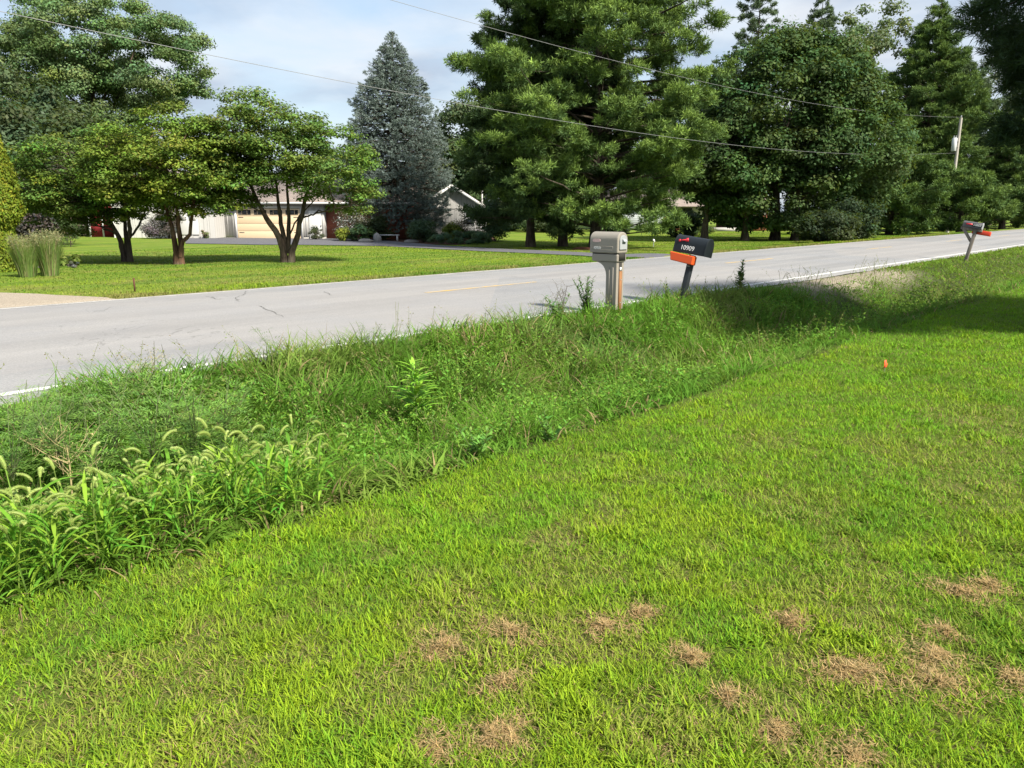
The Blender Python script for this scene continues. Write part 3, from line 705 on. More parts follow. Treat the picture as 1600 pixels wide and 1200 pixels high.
def make_neighbour():
    Y = 88.0; zg = float(height(HX(1080, Y), Y)) - 0.05
    root = empty('house', (HX(1100, Y), Y, zg + 0.05), 0, 'pale sided house with orange brick seen low beneath the pine and maple branches', 'house')
    X = lambda px: (px - 800) * Y / 1225.0 - root.location.x
    a = MB(); a.box((X(940) + X(1038)) / 2, 4, 1.5, X(1038) - X(940), 8, 2.6)
    for zz in np.arange(0.35, 2.7, 0.2): a.box((X(940) + X(1038)) / 2, -0.012, zz, X(1038) - X(940), 0.02, 0.03)
    a.build('siding_wall', plain('pale_siding', (0.42, 0.45, 0.48), 0.7, 0.3, 0.05), root)
    b = MB(); b.box((X(1039) + X(1062)) / 2, 4.1, 0.75, X(1062) - X(1039), 8, 1.5); b.build('brick_wall', M_BRICK2, root); b = MB(); b.box((X(1148) + X(1198)) / 2, 4.1, 0.9, X(1198) - X(1148), 8, 1.8); b.build('front_brick_wall', M_BRICK2, root)
    u = MB(); u.box((X(1039) + X(1145)) / 2, 5.0, 2.2, X(1145) - X(1039), 8, 1.38); u.build('upper_wall', M_TRIM, root)
    u = MB(); u.box((X(1148) + X(1198)) / 2, 4.3, 2.35, X(1198) - X(1148), 8, 1.08); u.build('front_wall', plain('tan_siding', (0.6, 0.48, 0.36), .8, .2, .06), root)
    p = MB(); p.box((X(1100) + X(1150)) / 2, -0.8, 0.18, X(1150) - X(1100), 2.4, 0.36); p.build('porch_step', M_CONC, root)
    for px_ in (1050, 1075, 1185):
        wf = MB(); wf.box(X(px_), -0.05 if px_ > 1100 else 0.96, 2.1, 1.3, 0.08, 0.9); o = wf.build('window', M_TRIM, root)
        pn = MB(); pn.box(X(px_), -0.1 if px_ > 1100 else 0.91, 2.1, 1.15, 0.03, 0.76); pn.build('pane', M_DGLASS, o)
    gable_roof('roof', root, X(938), X(1200), 0, 9, 2.95, 4.6, M_ROOF, 'x', 0.6)
make_neighbour()

# ---------------------------------------------------------------- the three low spreading trees on the far lawn
def lawn_tree(px, py, label, stems, ells, npads, seed, base, tr, barkm):
    loc = G(px, py); rng = np.random.default_rng(seed); root = empty('lawn_tree', loc, 0, label, 'tree', 'low spreading trees on the far lawn')
    tb = MB(); tips = []; m = 9
    for st, r0, r1 in stems:
        st = np.array([(a, b, c) for a, b, c in st], float); t = np.linspace(0, len(st) - 1, m); i = np.minimum(t.astype(int), len(st) - 2); f = (t - i)[:, None]
        P = st[i] * (1 - f) + st[i + 1] * f; P += rng.normal(0, 0.012, P.shape) * (t[:, None] > .3); r0 *= .74; r1 *= .8
        # carry each stem on up into the crown
        d = P[-1] - P[-3]; d /= np.linalg.norm(d); up = [P[-1] + d * q + np.array([0, 0, .05 * q * q]) + rng.normal(0, .06, 3) for q in (0.5, 1.0, 1.5, 2.0)]
        P = np.vstack([P, up]); rr = np.concatenate([np.linspace(r0, r1, m), np.linspace(r1 * .85, r1 * .25, 4)])
        if st[0][2] < 0.05: rr[0] *= 1.35; P[0, 2] -= 0.15
        tb.tube(P, rr, 8); tips += list(P[m // 2:])
    tips = np.array(tips)
    C = shell_points(rng, ells, int(npads * 2.3), 0.36)
    C[:, 2] = C[:, 2] * 0.75 + 0.25 * (np.round(C[:, 2] / 0.55) * 0.55); C += rng.normal(0, .12, C.shape) * [1, 1, .8]
    for c in C[rng.permutation(len(C))[:95]]:
        cand = tips[(tips[:, 2] < c[2] + 0.15)]
        if not len(cand): cand = tips[np.argsort(tips[:, 2])[:3]]
        s_ = cand[np.argmin(np.linalg.norm(cand - c, axis=1) + rng.random(len(cand)) * .5)]
        limb_to(tb, s_, c, 0.028, 0.008, rng, 0.10, 4)
    mb = MB()
    clump_crown(rng, mb, C, 0.43 * (0.5 + 1.0 * rng.random(len(C))), 0.40, 150, 0.10, base, 0.62, 0.15, var=0.2, clumpvar=0.14, alt=(0.13, 0.14, 0.025), palt=0.07, nup=1.5)
    tb.build('trunk', barkm, root, True); mb.build('crown', M_LEAF, root, cols=True)
LT = (0.082, 0.108, 0.026)
lawn_tree(200, 409, 'low spreading tree nearest the red shed, with two close dark stems',
    [([(-.10, 0, 0), (-.18, 0, .7), (-.42, 0, 1.35)], .15, .085), ([(0, .05, .2), (-.04, .1, .8), (-.1, .3, 1.4)], .12, .075), ([(.08, 0, 0), (.09, 0, .7), (.24, -.1, 1.2), (.28, -.2, 1.4)], .14, .075), ([(.12, 0, .8), (.27, .1, 1.0), (.48, .2, 1.35)], .06, .045)],
    [(-1.2, 0, 2.9, 2.6, 2.5, 1.6), (0.2, 0.4, 3.1, 1.6, 1.8, 1.45), (-2.1, 0, 2.1, 1.8, 1.8, 1.0), (0.1, -.3, 2.2, 1.2, 1.2, .6)], 150, 11, (0.092, 0.152, 0.030), .2, M_BARKD)
lawn_tree(280, 413, 'low spreading tree with a reddish sunlit trunk base, middle one on the far lawn',
    [([(-.05, 0, 0), (-.08, 0, .5), (-.1, 0, 1.1), (-.24, .1, 1.6)], .16, .07), ([(.05, 0.02, 0), (.1, .04, .6), (.06, .1, 1.4), (0, .2, 1.9)], .15, .07), ([(.08, -.04, .25), (.22, -.08, .74), (.48, -.1, 1.0), (.58, -.1, 1.4), (.68, -.1, 1.9)], .10, .06)],
    [(-0.1, 0, 3.25, 2.3, 2.2, 1.75), (1.1, -0.2, 3.0, 1.6, 1.8, 1.5), (-1.2, 0.2, 2.9, 1.6, 1.8, 1.55)], 150, 23, (0.132, 0.192, 0.030), .2, M_BARK2)
lawn_tree(450, 410, 'low spreading tree with five splayed stems in front of the garage door',
    [([(-.10, 0, 0), (-.2, 0, .8), (-.55, 0, 1.33), (-.75, .1, 1.64), (-.92, .1, 2.05)], .17, .075), ([(-.03, .06, .3), (-.17, .1, 1.0), (-.2, .2, 1.58), (-.32, .3, 2.05)], .13, .065), ([(.04, .05, .3), (.05, .1, 1.0), (.07, .2, 1.58), (.04, .3, 1.95)], .12, .06), ([(.1, .02, .9), (.36, .1, 1.44), (.52, .2, 1.68)], .04, .03),
     ([(.1, -.02, 0), (.2, -.05, .5), (.41, -.1, .84), (.5, -.1, 1.33), (.62, -.1, 1.67), (.7, 0, 2.1), (.8, .1, 2.4)], .16, .065), ([(.56, -.1, 1.48), (.93, -.2, 1.6), (1.3, -.3, 1.68)], .045, .03)],
    [(-1.0, 0, 3.85, 1.8, 2.0, 1.75), (0.2, 0.2, 3.7, 1.5, 2.0, 1.35), (1.6, -0.1, 3.2, 1.5, 1.7, 1.45), (-1.6, 0, 2.8, 1.3, 1.6, 1.1), (2.0, 0, 2.2, 1.1, 1.3, .6)], 150, 37, (0.102, 0.165, 0.034), .25, M_BARK)

# ---------------------------------------------------------------- conifers
def spruce():
    loc = G(622, 373); H = 14.9; k_ = 55.5 / 60
    prof = [(0, 1.2), (0.7, 2.7), (1.3, 3.7), (2.6, 4.3), (4.2, 4.4), (6.0, 4.3), (8.2, 3.9), (9.6, 3.4), (11.3, 2.6), (12.8, 1.65), (14.0, 0.85), (14.9, 0.15)]
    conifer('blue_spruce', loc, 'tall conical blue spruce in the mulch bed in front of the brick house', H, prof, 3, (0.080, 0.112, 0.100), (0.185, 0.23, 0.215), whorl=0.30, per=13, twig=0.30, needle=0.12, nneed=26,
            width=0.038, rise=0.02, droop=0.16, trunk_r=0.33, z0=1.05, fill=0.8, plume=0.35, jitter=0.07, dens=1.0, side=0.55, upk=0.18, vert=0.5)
spruce()
PB, PT = (0.058, 0.108, 0.034), (0.19, 0.285, 0.055)
def pines():
    loc = DROP(932, 45.5)
    prof = [(0, 4.2), (1.5, 5.5), (3, 6.0), (5, 6.4), (7, 6.5), (9, 5.8), (11, 5.9), (13, 5.2), (15, 4.2), (17, 2.5), (19, 0.6)]
    conifer('white_pine', loc, 'broad white pine with bright plumed branches behind the grey plastic mailbox', 19, prof, 8, PB, PT, whorl=0.75, per=8, twig=0.22, needle=0.25, nneed=15, width=0.042, plumes=4.2, prad=0.62, ptuft=26,
            rise=0.22, droop=0.10, trunk_r=0.42, z0=1.15, fill=0.66, plume=0.8, jitter=0.16, dens=1.35, side=0.5, upk=0.55, vert=0.75, maxside=2.0)
    # beside it, darker, two with bare boles
    for (px, py, H, R, sd_, lab) in ((828, 47.5, 13.5, 3.7, 21, 'dark pine with a bare sawn lower trunk right of the white house gable'), (880, 48.0, 16, 4.0, 22, 'dark slender pine between the bare trunked pine and the broad white pine')):
        loc = DROP(px, py)
        conifer('white_pine', loc, lab, H, [(1.5, R * .7), (3, R), (7, R * .98), (10, R * .75), (13, R * .5), (H, .3)], sd_, (0.028, 0.056, 0.024), (0.066, 0.110, 0.032), whorl=0.8, per=7, twig=0.22, needle=0.26, nneed=14, width=0.045, plumes=4.0, prad=0.6, ptuft=24,
                rise=0.12, droop=0.10, trunk_r=0.27, z0=1.8, fill=0.66, plume=0.8, jitter=0.24, dens=1.2, side=0.5, upk=0.45, vert=0.8, barkm=M_BARK)
    R2 = [
        # px, Y, height, radius, lean colour, seed, label
        (1432, 86, 23.4, 5.9, 31, (0.046, 0.092, 0.03), (0.13, 0.20, 0.042), 'tall dense pine directly right of the dark maple, full to the ground'),
        (1390, 70, 8.8, 3.9, 32, (0.042, 0.088, 0.03), (0.12, 0.19, 0.04), 'lower bushy pine skirting the right side of the maple'),
        (1500, 71, 5.4, 3.6, 33, (0.048, 0.098, 0.03), (0.14, 0.215, 0.045), 'bushy pine standing in front of the utility pole'),
        (1566, 86, 12.5, 4.6, 34, (0.048, 0.095, 0.034), (0.13, 0.20, 0.046), 'roadside pine between the utility pole and the picture edge'),
        (1612, 96, 15, 5.2, 35, (0.038, 0.076, 0.030), (0.09, 0.14, 0.038), 'farthest roadside pine where the road leaves the picture'),
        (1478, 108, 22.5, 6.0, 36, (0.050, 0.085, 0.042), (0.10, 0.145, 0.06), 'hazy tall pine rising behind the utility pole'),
        (1165, 92, 27.5, 4.2, 37, (0.075, 0.115, 0.07), (0.12, 0.17, 0.09), 'thin topped pine rising behind the left of the maple'),  # needles coloured paler and greyer to stand for haze
        (1258, 94, 26.5, 3.4, 38, (0.075, 0.115, 0.068), (0.12, 0.17, 0.085), 'narrow pointed pine rising behind the middle of the maple'),  # same haze put into the needle colours
    ]
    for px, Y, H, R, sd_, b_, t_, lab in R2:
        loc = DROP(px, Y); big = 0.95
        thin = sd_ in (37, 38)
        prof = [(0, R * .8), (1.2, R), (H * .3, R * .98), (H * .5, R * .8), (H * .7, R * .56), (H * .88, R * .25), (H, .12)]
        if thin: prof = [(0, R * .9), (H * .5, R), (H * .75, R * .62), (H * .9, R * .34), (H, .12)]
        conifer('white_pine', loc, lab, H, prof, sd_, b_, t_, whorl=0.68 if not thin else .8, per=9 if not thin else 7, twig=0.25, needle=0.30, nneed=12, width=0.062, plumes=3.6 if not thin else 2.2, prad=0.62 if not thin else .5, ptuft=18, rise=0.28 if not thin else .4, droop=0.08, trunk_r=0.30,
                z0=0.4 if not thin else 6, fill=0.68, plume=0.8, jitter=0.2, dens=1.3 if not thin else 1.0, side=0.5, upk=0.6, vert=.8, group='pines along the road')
    # the near pine whose shaded boughs hang into the picture at the right edge
    loc = np.array([9.9, 10.6, 0]); loc[2] = float(height(loc[0], loc[1]))
    conifer('white_pine', loc, 'near shaded pine with boughs hanging in at the right edge of the picture', 7.4, [(0, 2.5), (1.5, 2.0), (2.4, 2.45), (3.4, 3.0), (4.5, 3.4), (5.6, 3.8), (6.4, 2.6), (7.4, .3)], 51, (0.018, 0.040, 0.020), (0.034, 0.066, 0.028), whorl=0.34, per=11, twig=0.24, needle=0.13, nneed=64, width=0.011,
            rise=0.02, droop=0.20, trunk_r=0.22, z0=1.9, fill=0.62, plume=0.4, jitter=0.12, dens=3.2, side=0.5, upk=0.1, vert=.35)
pines()

# ---------------------------------------------------------------- broadleaf trees, shrubs of the far side
def woods():
    # dark dense maple by the road
    k_ = 0.0468
    loc = DROP(1212, 57.0); X = lambda px: (px - 1212) * k_; Z = lambda py: (378 - py) * k_
    broadleaf('maple_tree', loc, 'dense dark round maple with several trunks beside the road', Z(75), [(X(1215), 0, Z(205), 6.3, 5.0, 6.0), (X(1290), 0, Z(250), 5.0, 5, 4.6), (X(1150), 0, Z(260), 4.4, 4.6, 3.9), (X(1225), 0.3, Z(312), 6.4, 5.0, 2.3), (X(1220), 0, Z(230), 4.5, 3.5, 4.5), (X(1235), -.5, Z(165), 4.8, 4.4, 3.7)],
              640, 0.92, 230, 0.24, (0.050, 0.092, 0.028), 61, 0.33, M_BARKD, rz=0.72, inner=0.74, clumpvar=0.14, trunks=1)
    for px, lab in ((1166, 'slim dark trunked maple left of the big maple trunk'), (1102, 'slim dark tree between the black mailbox and the maple'), (1243, 'dark trunked maple right of the big maple trunk')):
        l2 = DROP(px, 56.0)
        broadleaf('maple_tree', l2, lab, 8, [(0, 0.6, 5.6, 2.6, 2.6, 2.5)], 46, 1.0, 260, 0.25, (0.040, 0.058, 0.028), 62 + px, 0.26, M_BARKD, rz=0.7, limbs=8)
    # the big pale green tree behind everything on the left
    Y = 84; k2 = Y / 1225.0; loc = DROP(165, Y); X = lambda px: (px - 165) * k2; Z = lambda py: (372 - py) * k2 + 0
    broadleaf('silver_maple_tree', loc, 'huge pale green tree towering behind the low lawn trees', Z(-10), [(X(175), 0, Z(97), 7.6, 6, 5.4), (X(90), 0, Z(150), 7.0, 6, 5.0), (X(255), 0, Z(125), 6.2, 5.4, 4.8), (X(150), 0, Z(190), 8.5, 6, 5.0), (X(60), 0, Z(190), 5.6, 5, 5.5)],
              460, 1.2, 380, 0.25, (0.108, 0.168, 0.064), 71, 0.55, M_BARK, rz=0.62, inner=0.6, clumpvar=0.15, trunks=1, nup=0.6)
    spec = [
        (35, 70, 14.0, 6.0, (0.055, 0.085, 0.042), 'dark leafy tree behind the clipped arborvitae'),
        (105, 66, 9.5, 4.8, (0.050, 0.078, 0.030), 'bushy dark tree behind the nearest low lawn tree'),
        (-40, 60, 12.0, 5.0, (0.06, 0.09, 0.045), 'leafy tree at the left picture edge beyond the arborvitae'),
        (735, 82, 12.8, 4.6, (0.060, 0.092, 0.042), 'leafy tree behind the white house gable'),
        (690, 92, 10.5, 4.6, (0.055, 0.085, 0.042), 'leafy tree behind the roof right of the blue spruce'),
        (805, 90, 17.0, 5.6, (0.040, 0.066, 0.034), 'dark leafy tree behind the bare trunked pine'),
        (1000, 98, 15.5, 6.0, (0.042, 0.066, 0.034), 'leafy tree behind the neighbouring pale house'),
        (1085, 104, 17.5, 5.5, (0.044, 0.070, 0.036), 'leafy tree between the broad pine and the maple'),
        (1335, 96, 25.5, 7.4, (0.11, 0.15, 0.07), 'tall pale leafy tree showing above the right shoulder of the maple'),
        (1545, 122, 25.5, 8.0, (0.080, 0.112, 0.058), 'distant tall leafy tree above the far end of the road'),
        (1625, 108, 24.0, 7.5, (0.070, 0.105, 0.055), 'distant leafy tree at the right picture edge'),
        (520, 98, 9.0, 5.0, (0.060, 0.09, 0.045), 'leafy tree behind the garage roof'),
    ]
    for i, (px, Y, H, R, b_, lab) in enumerate(spec):
        loc = DROP(px, Y)
        broadleaf('leafy_tree', loc, lab, H, [(0, 0, H * .62, R, R, H * .38), (R * .3, 0, H * .42, R * .85, R * .8, H * .34), (-R * .35, 0, H * .4, R * .8, R * .8, H * .33)],
                  130, 1.35, 210, 0.36, b_, 90 + i, 0.28, M_BARK, rz=0.68, group='trees behind the houses', clumpvar=0.15, limbs=10)
    # shrubs
    def shrub(px, Y, w, h, base, label, leaf, seed, n=26, per=230, name='shrub', cat='shrub', rz=.75, alt=None, palt=0, asp=.6):
        loc = DROP(px, Y); rng = np.random.default_rng(seed); mb = MB()
        C = shell_points(rng, [(0, 0, h * .45, w / 2 * .8, w / 2 * .8, h * .42)], n, .4)
        clump_crown(rng, mb, C, min(w, h) * .24 * (0.6 + .8 * rng.random(len(C))), rz, per, leaf, base, asp, alt=alt, palt=palt)
        tb = MB()
        for c in C[:10]: limb_to(tb, (rng.normal(0, .05), rng.normal(0, .05), -0.05), c, 0.02, 0.006, rng, 0, 4)
        root = empty(name, loc, 0, label, cat); mb.build('foliage', M_LEAF, root, cols=True); tb.build('stem', M_BARK, root); return root
    shrub(62, 44, 4.4, 4.7, (0.085, 0.068, 0.064), 'dull purplish tall shrub between the arborvitae and the lawn trees', 0.16, 201, 60, 260, 'tall_shrub')
    shrub(118, 60, 3.2, 2.6, (0.05, 0.075, 0.028), 'dark green shrub in shade left of the red shed', 0.15, 202, 30)
    shrub(247, 55.2, 2.5, 1.75, (0.105, 0.088, 0.088), 'greyish purple shrub against the white left wing', 0.10, 203)
    shrub(262, 56.3, 1.5, 3.0, (0.095, 0.08, 0.06), 'tall brownish shrub by the wagon wheel', 0.10, 204, 22, 160)
    shrub(319, 56.6, 0.9, 0.7, (0.10, 0.14, 0.05), 'small flowering plant in front of the white siding', 0.07, 205, 10, 120, alt=(.5, .22, .25), palt=.12)
    shrub(493, 57.6, 1.25, 1.0, (0.05, 0.062, 0.035), 'small dark round shrub beside the side door', 0.07, 206, 14)
    shrub(536, 55.0, 1.1, 1.1, (0.17, 0.22, 0.03), 'yellow green bush where the driveway meets the bed', 0.11, 207, 12)
    shrub(566, 55.2, 2.6, 1.2, (0.045, 0.085, 0.035), 'low leafy green plants before the brick wall', 0.20, 208, 24, 120)
    shrub(552, 56.2, 2.4, 2.6, (0.09, 0.10, 0.075), 'grey leaved bush with white blossoms before the brick wall', 0.10, 209, 24, 150, alt=(.68, .66, .66), palt=.16)
    shrub(592, 56.8, 1.8, 2.1, (0.035, 0.05, 0.022), 'dark bush beside the white bench', 0.12, 210, 20)
    shrub(663, 54.0, 2.6, 1.7, (0.04, 0.075, 0.035), 'dark spiky evergreen bush right of the spruce trunk', 0.16, 211, 26, 260, asp=.25)
    shrub(703, 57.2, 1.9, 1.4, (0.15, 0.19, 0.03), 'yellow green bush below the gable wall', 0.12, 212, 18)
    shrub(738, 57.6, 3.0, 1.9, (0.10, 0.082, 0.066), 'brownish twiggy bush under the gable window', 0.10, 213, 24, 150)
    shrub(775, 57.0, 2.6, 3.4, (0.04, 0.068, 0.032), 'dark bush at the right corner of the gable', 0.13, 214, 34)
    r_ = shrub(722, 52.6, 5.6, 0.9, (0.07, 0.125, 0.06), 'wide low juniper mat spreading from the mulch bed', 0.14, 215, 60, 260, 'juniper', asp=.3)
    shrub(800, 84, 6.0, 2.2, (0.03, 0.05, 0.022), 'dark hedge bush in the back yard behind the pines', 0.2, 216, 40)
    shrub(840, 80, 9.0, 2.8, (0.035, 0.055, 0.025), 'dark spreading bush behind the two bare trunks left of the broad pine', 0.2, 230, 46)
    shrub(925, 84, 9.0, 3.0, (0.035, 0.055, 0.025), 'dark spreading bush seen past the trunk of the broad pine', 0.2, 231, 46)
    shrub(1225, 97, 11.0, 3.4, (0.035, 0.055, 0.025), 'dark hedge bush at the right end of the neighbouring house', 0.22, 232, 50)
    shrub(1310, 80, 9.0, 3.0, (0.035, 0.055, 0.025), 'dark thicket filling the gap right of the maple trunks', 0.2, 233, 50)
    shrub(870, 88, 7.0, 2.4, (0.03, 0.05, 0.022), 'dark bush behind the slender pine in the back yard', 0.2, 217, 40)
    shrub(960, 72, 4.2, 1.7, (0.035, 0.058, 0.025), 'dark bush before the pale house siding', 0.17, 218, 30)
    shrub(1066, 66, 3.4, 2.4, (0.03, 0.05, 0.022), 'dark bush before the low brick wall', 0.17, 219, 34)
    shrub(1090, 70, 3.6, 1.5, (0.075, 0.12, 0.035), 'round green grassy shrub under the shade trees', 0.22, 220, 24, asp=.2)
    shrub(1286, 46.0, 4.4, 2.0, (0.032, 0.05, 0.022), 'low dark bush under the right side of the maple', 0.17, 221, 40, 260)
    shrub(1330, 50.0, 4.4, 2.6, (0.030, 0.052, 0.024), 'dark bush between the maple and the pine row', 0.17, 222, 40, 260)
    # flat green plants near the sapling and the reed clumps
    shrub(97, 25.4, 1.15, 0.5, (0.12, 0.17, 0.04), 'pale broad leaved plant beside the ornamental grass bed', 0.17, 223, 12, 60)
    shrub(108, 24.2, 0.5, 0.22, (0.16, 0.17, 0.17), 'grey tufted plant at the right end of the grass bed', 0.06, 224, 8, 120, asp=.2)
    shrub(66, 23.4, 0.55, 0.22, (0.165, 0.17, 0.17), 'grey tufted plant in the middle of the grass bed', 0.06, 225, 8, 120, asp=.2)
    shrub(18, 23.0, 0.6, 0.24, (0.165, 0.17, 0.175), 'grey tufted plant at the left end of the grass bed', 0.06, 226, 8, 120, asp=.2)
    # arborvitae, clipped cone with a skirt
    loc = G(0, 424); rng = np.random.default_rng(301); k3 = loc[1] / 1210.0; root = empty('arborvitae', loc, 0, 'golden green clipped conical arborvitae at the left edge', 'evergreen')
    H = (424 - 168) * k3; mb = MB(); N = 46000
    zz = rng.random(N) ** 0.85; R = np.interp(zz, [0, .08, .20, .25, .34, .5, .71, .88, .96, 1], [.50, .56, .52, .46, .74, .70, .50, .30, .17, .03])
    az = rng.random(N) * 6.283; lump = 0.90 + 0.20 * noise(az * 5, zz * 14, 1.0, 5) + 0.07 * rng.normal(size=N); r = R * lump
    P = np.stack([np.cos(az) * r, np.sin(az) * r, zz * H], 1); nrm = np.stack([np.cos(az), np.sin(az), 0.5 + 0 * az], 1) + rng.normal(size=(N, 3)) * .5
    c = tint(rng, N, (0.115, 0.158, 0.014), .18, .1) * (0.85 + .3 * noise(az * 3, zz * 8, 1, 8))[:, None]; up = rng.random(N) < zz * .35; c[up] = c[up] * [1.35, 1.05, .9]
    leaves(mb, P, nrm, 0.085 * (.7 + .6 * rng.random(N)), .5, c, rng, -0.8)
    mb.build('crown', M_NEEDLE, root, cols=True); tb = MB(); tb.tube([(0, 0, -.1), (0, 0, H * .9)], [.14, .03], 8); tb.build('trunk', M_BARK, root)
    # little conifer sapling
    loc = G(111, 386); conifer('pine_sapling', loc, 'small young evergreen standing alone on the sunny lawn', 1.75, [(.25, .3), (.5, .62), (.9, .55), (1.4, .3), (1.75, .05)], 401, (0.05, 0.09, 0.035), (0.09, 0.14, 0.045), whorl=.16, per=8, twig=.16, needle=.09, nneed=14, width=.014,
            rise=.4, trunk_r=.03, z0=.4, fill=.8, plume=.2, upk=.6, cat='sapling')
woods()

# ---------------------------------------------------------------- grass: stuff nobody could count
def in_view(P, m=0.14):
    y = np.maximum(P[:, 1], 0.05)
    return (np.abs(P[:, 0]) < y * (0.69 + m) + 0.8)

STRAW = []          # dry clippings, px, size (m)
for px, py, r in [(800, 992, .13), (943, 984, .11), (690, 1016, .15), (784, 1072, .10), (1138, 1092, .085), (1322, 1052, .15), (1352, 1058, .12), (1456, 1030, .15), (1468, 1072, .14), (1478, 992, .09), (1232, 975, .12), 
                  (764, 1155, .10), (792, 1160, .10), (1500, 928, .13), (1080, 1030, .10), (1545, 920, .11), (1000, 962, .10), (1215, 1150, .11), (1330, 1185, .11), (1590, 1068, .10), (680, 1175, .09), ]:
    g = G(px, py); STRAW.append((g[0], g[1], r * .62))
STRAW = np.array(STRAW)
FADED = np.array([[*G(px, py)[:2], r_] for px, py, r_ in [(1390, 698, .22), (1455, 712, .3), (1250, 795, .2), (1520, 775, .25), (1568, 660, .4), (1515, 712, .3), (1200, 690, .2), (600, 1085, .12), (1030, 1125, .14), (915, 1000, .16), (1180, 1130, .14), (310, 1185, .16), (320, 1050, .12), (880, 890, .2), (700, 960, .15), (1330, 935, .2), (140, 1080, .14), (60, 1100, .12), (860, 850, .15)]])
def straw_field(x, y, faded=False, wide=1.15):
    f = np.zeros_like(x)
    for a, b, r in (STRAW if not faded else FADED):
        d = np.hypot((x - a), (y - b) * 0.9) / (r * wide); f = np.maximum(f, 1 - smooth(0.55, 1.15, d + 0.5 * (noise(x, y, 0.06, 31) - .5)))
    return f

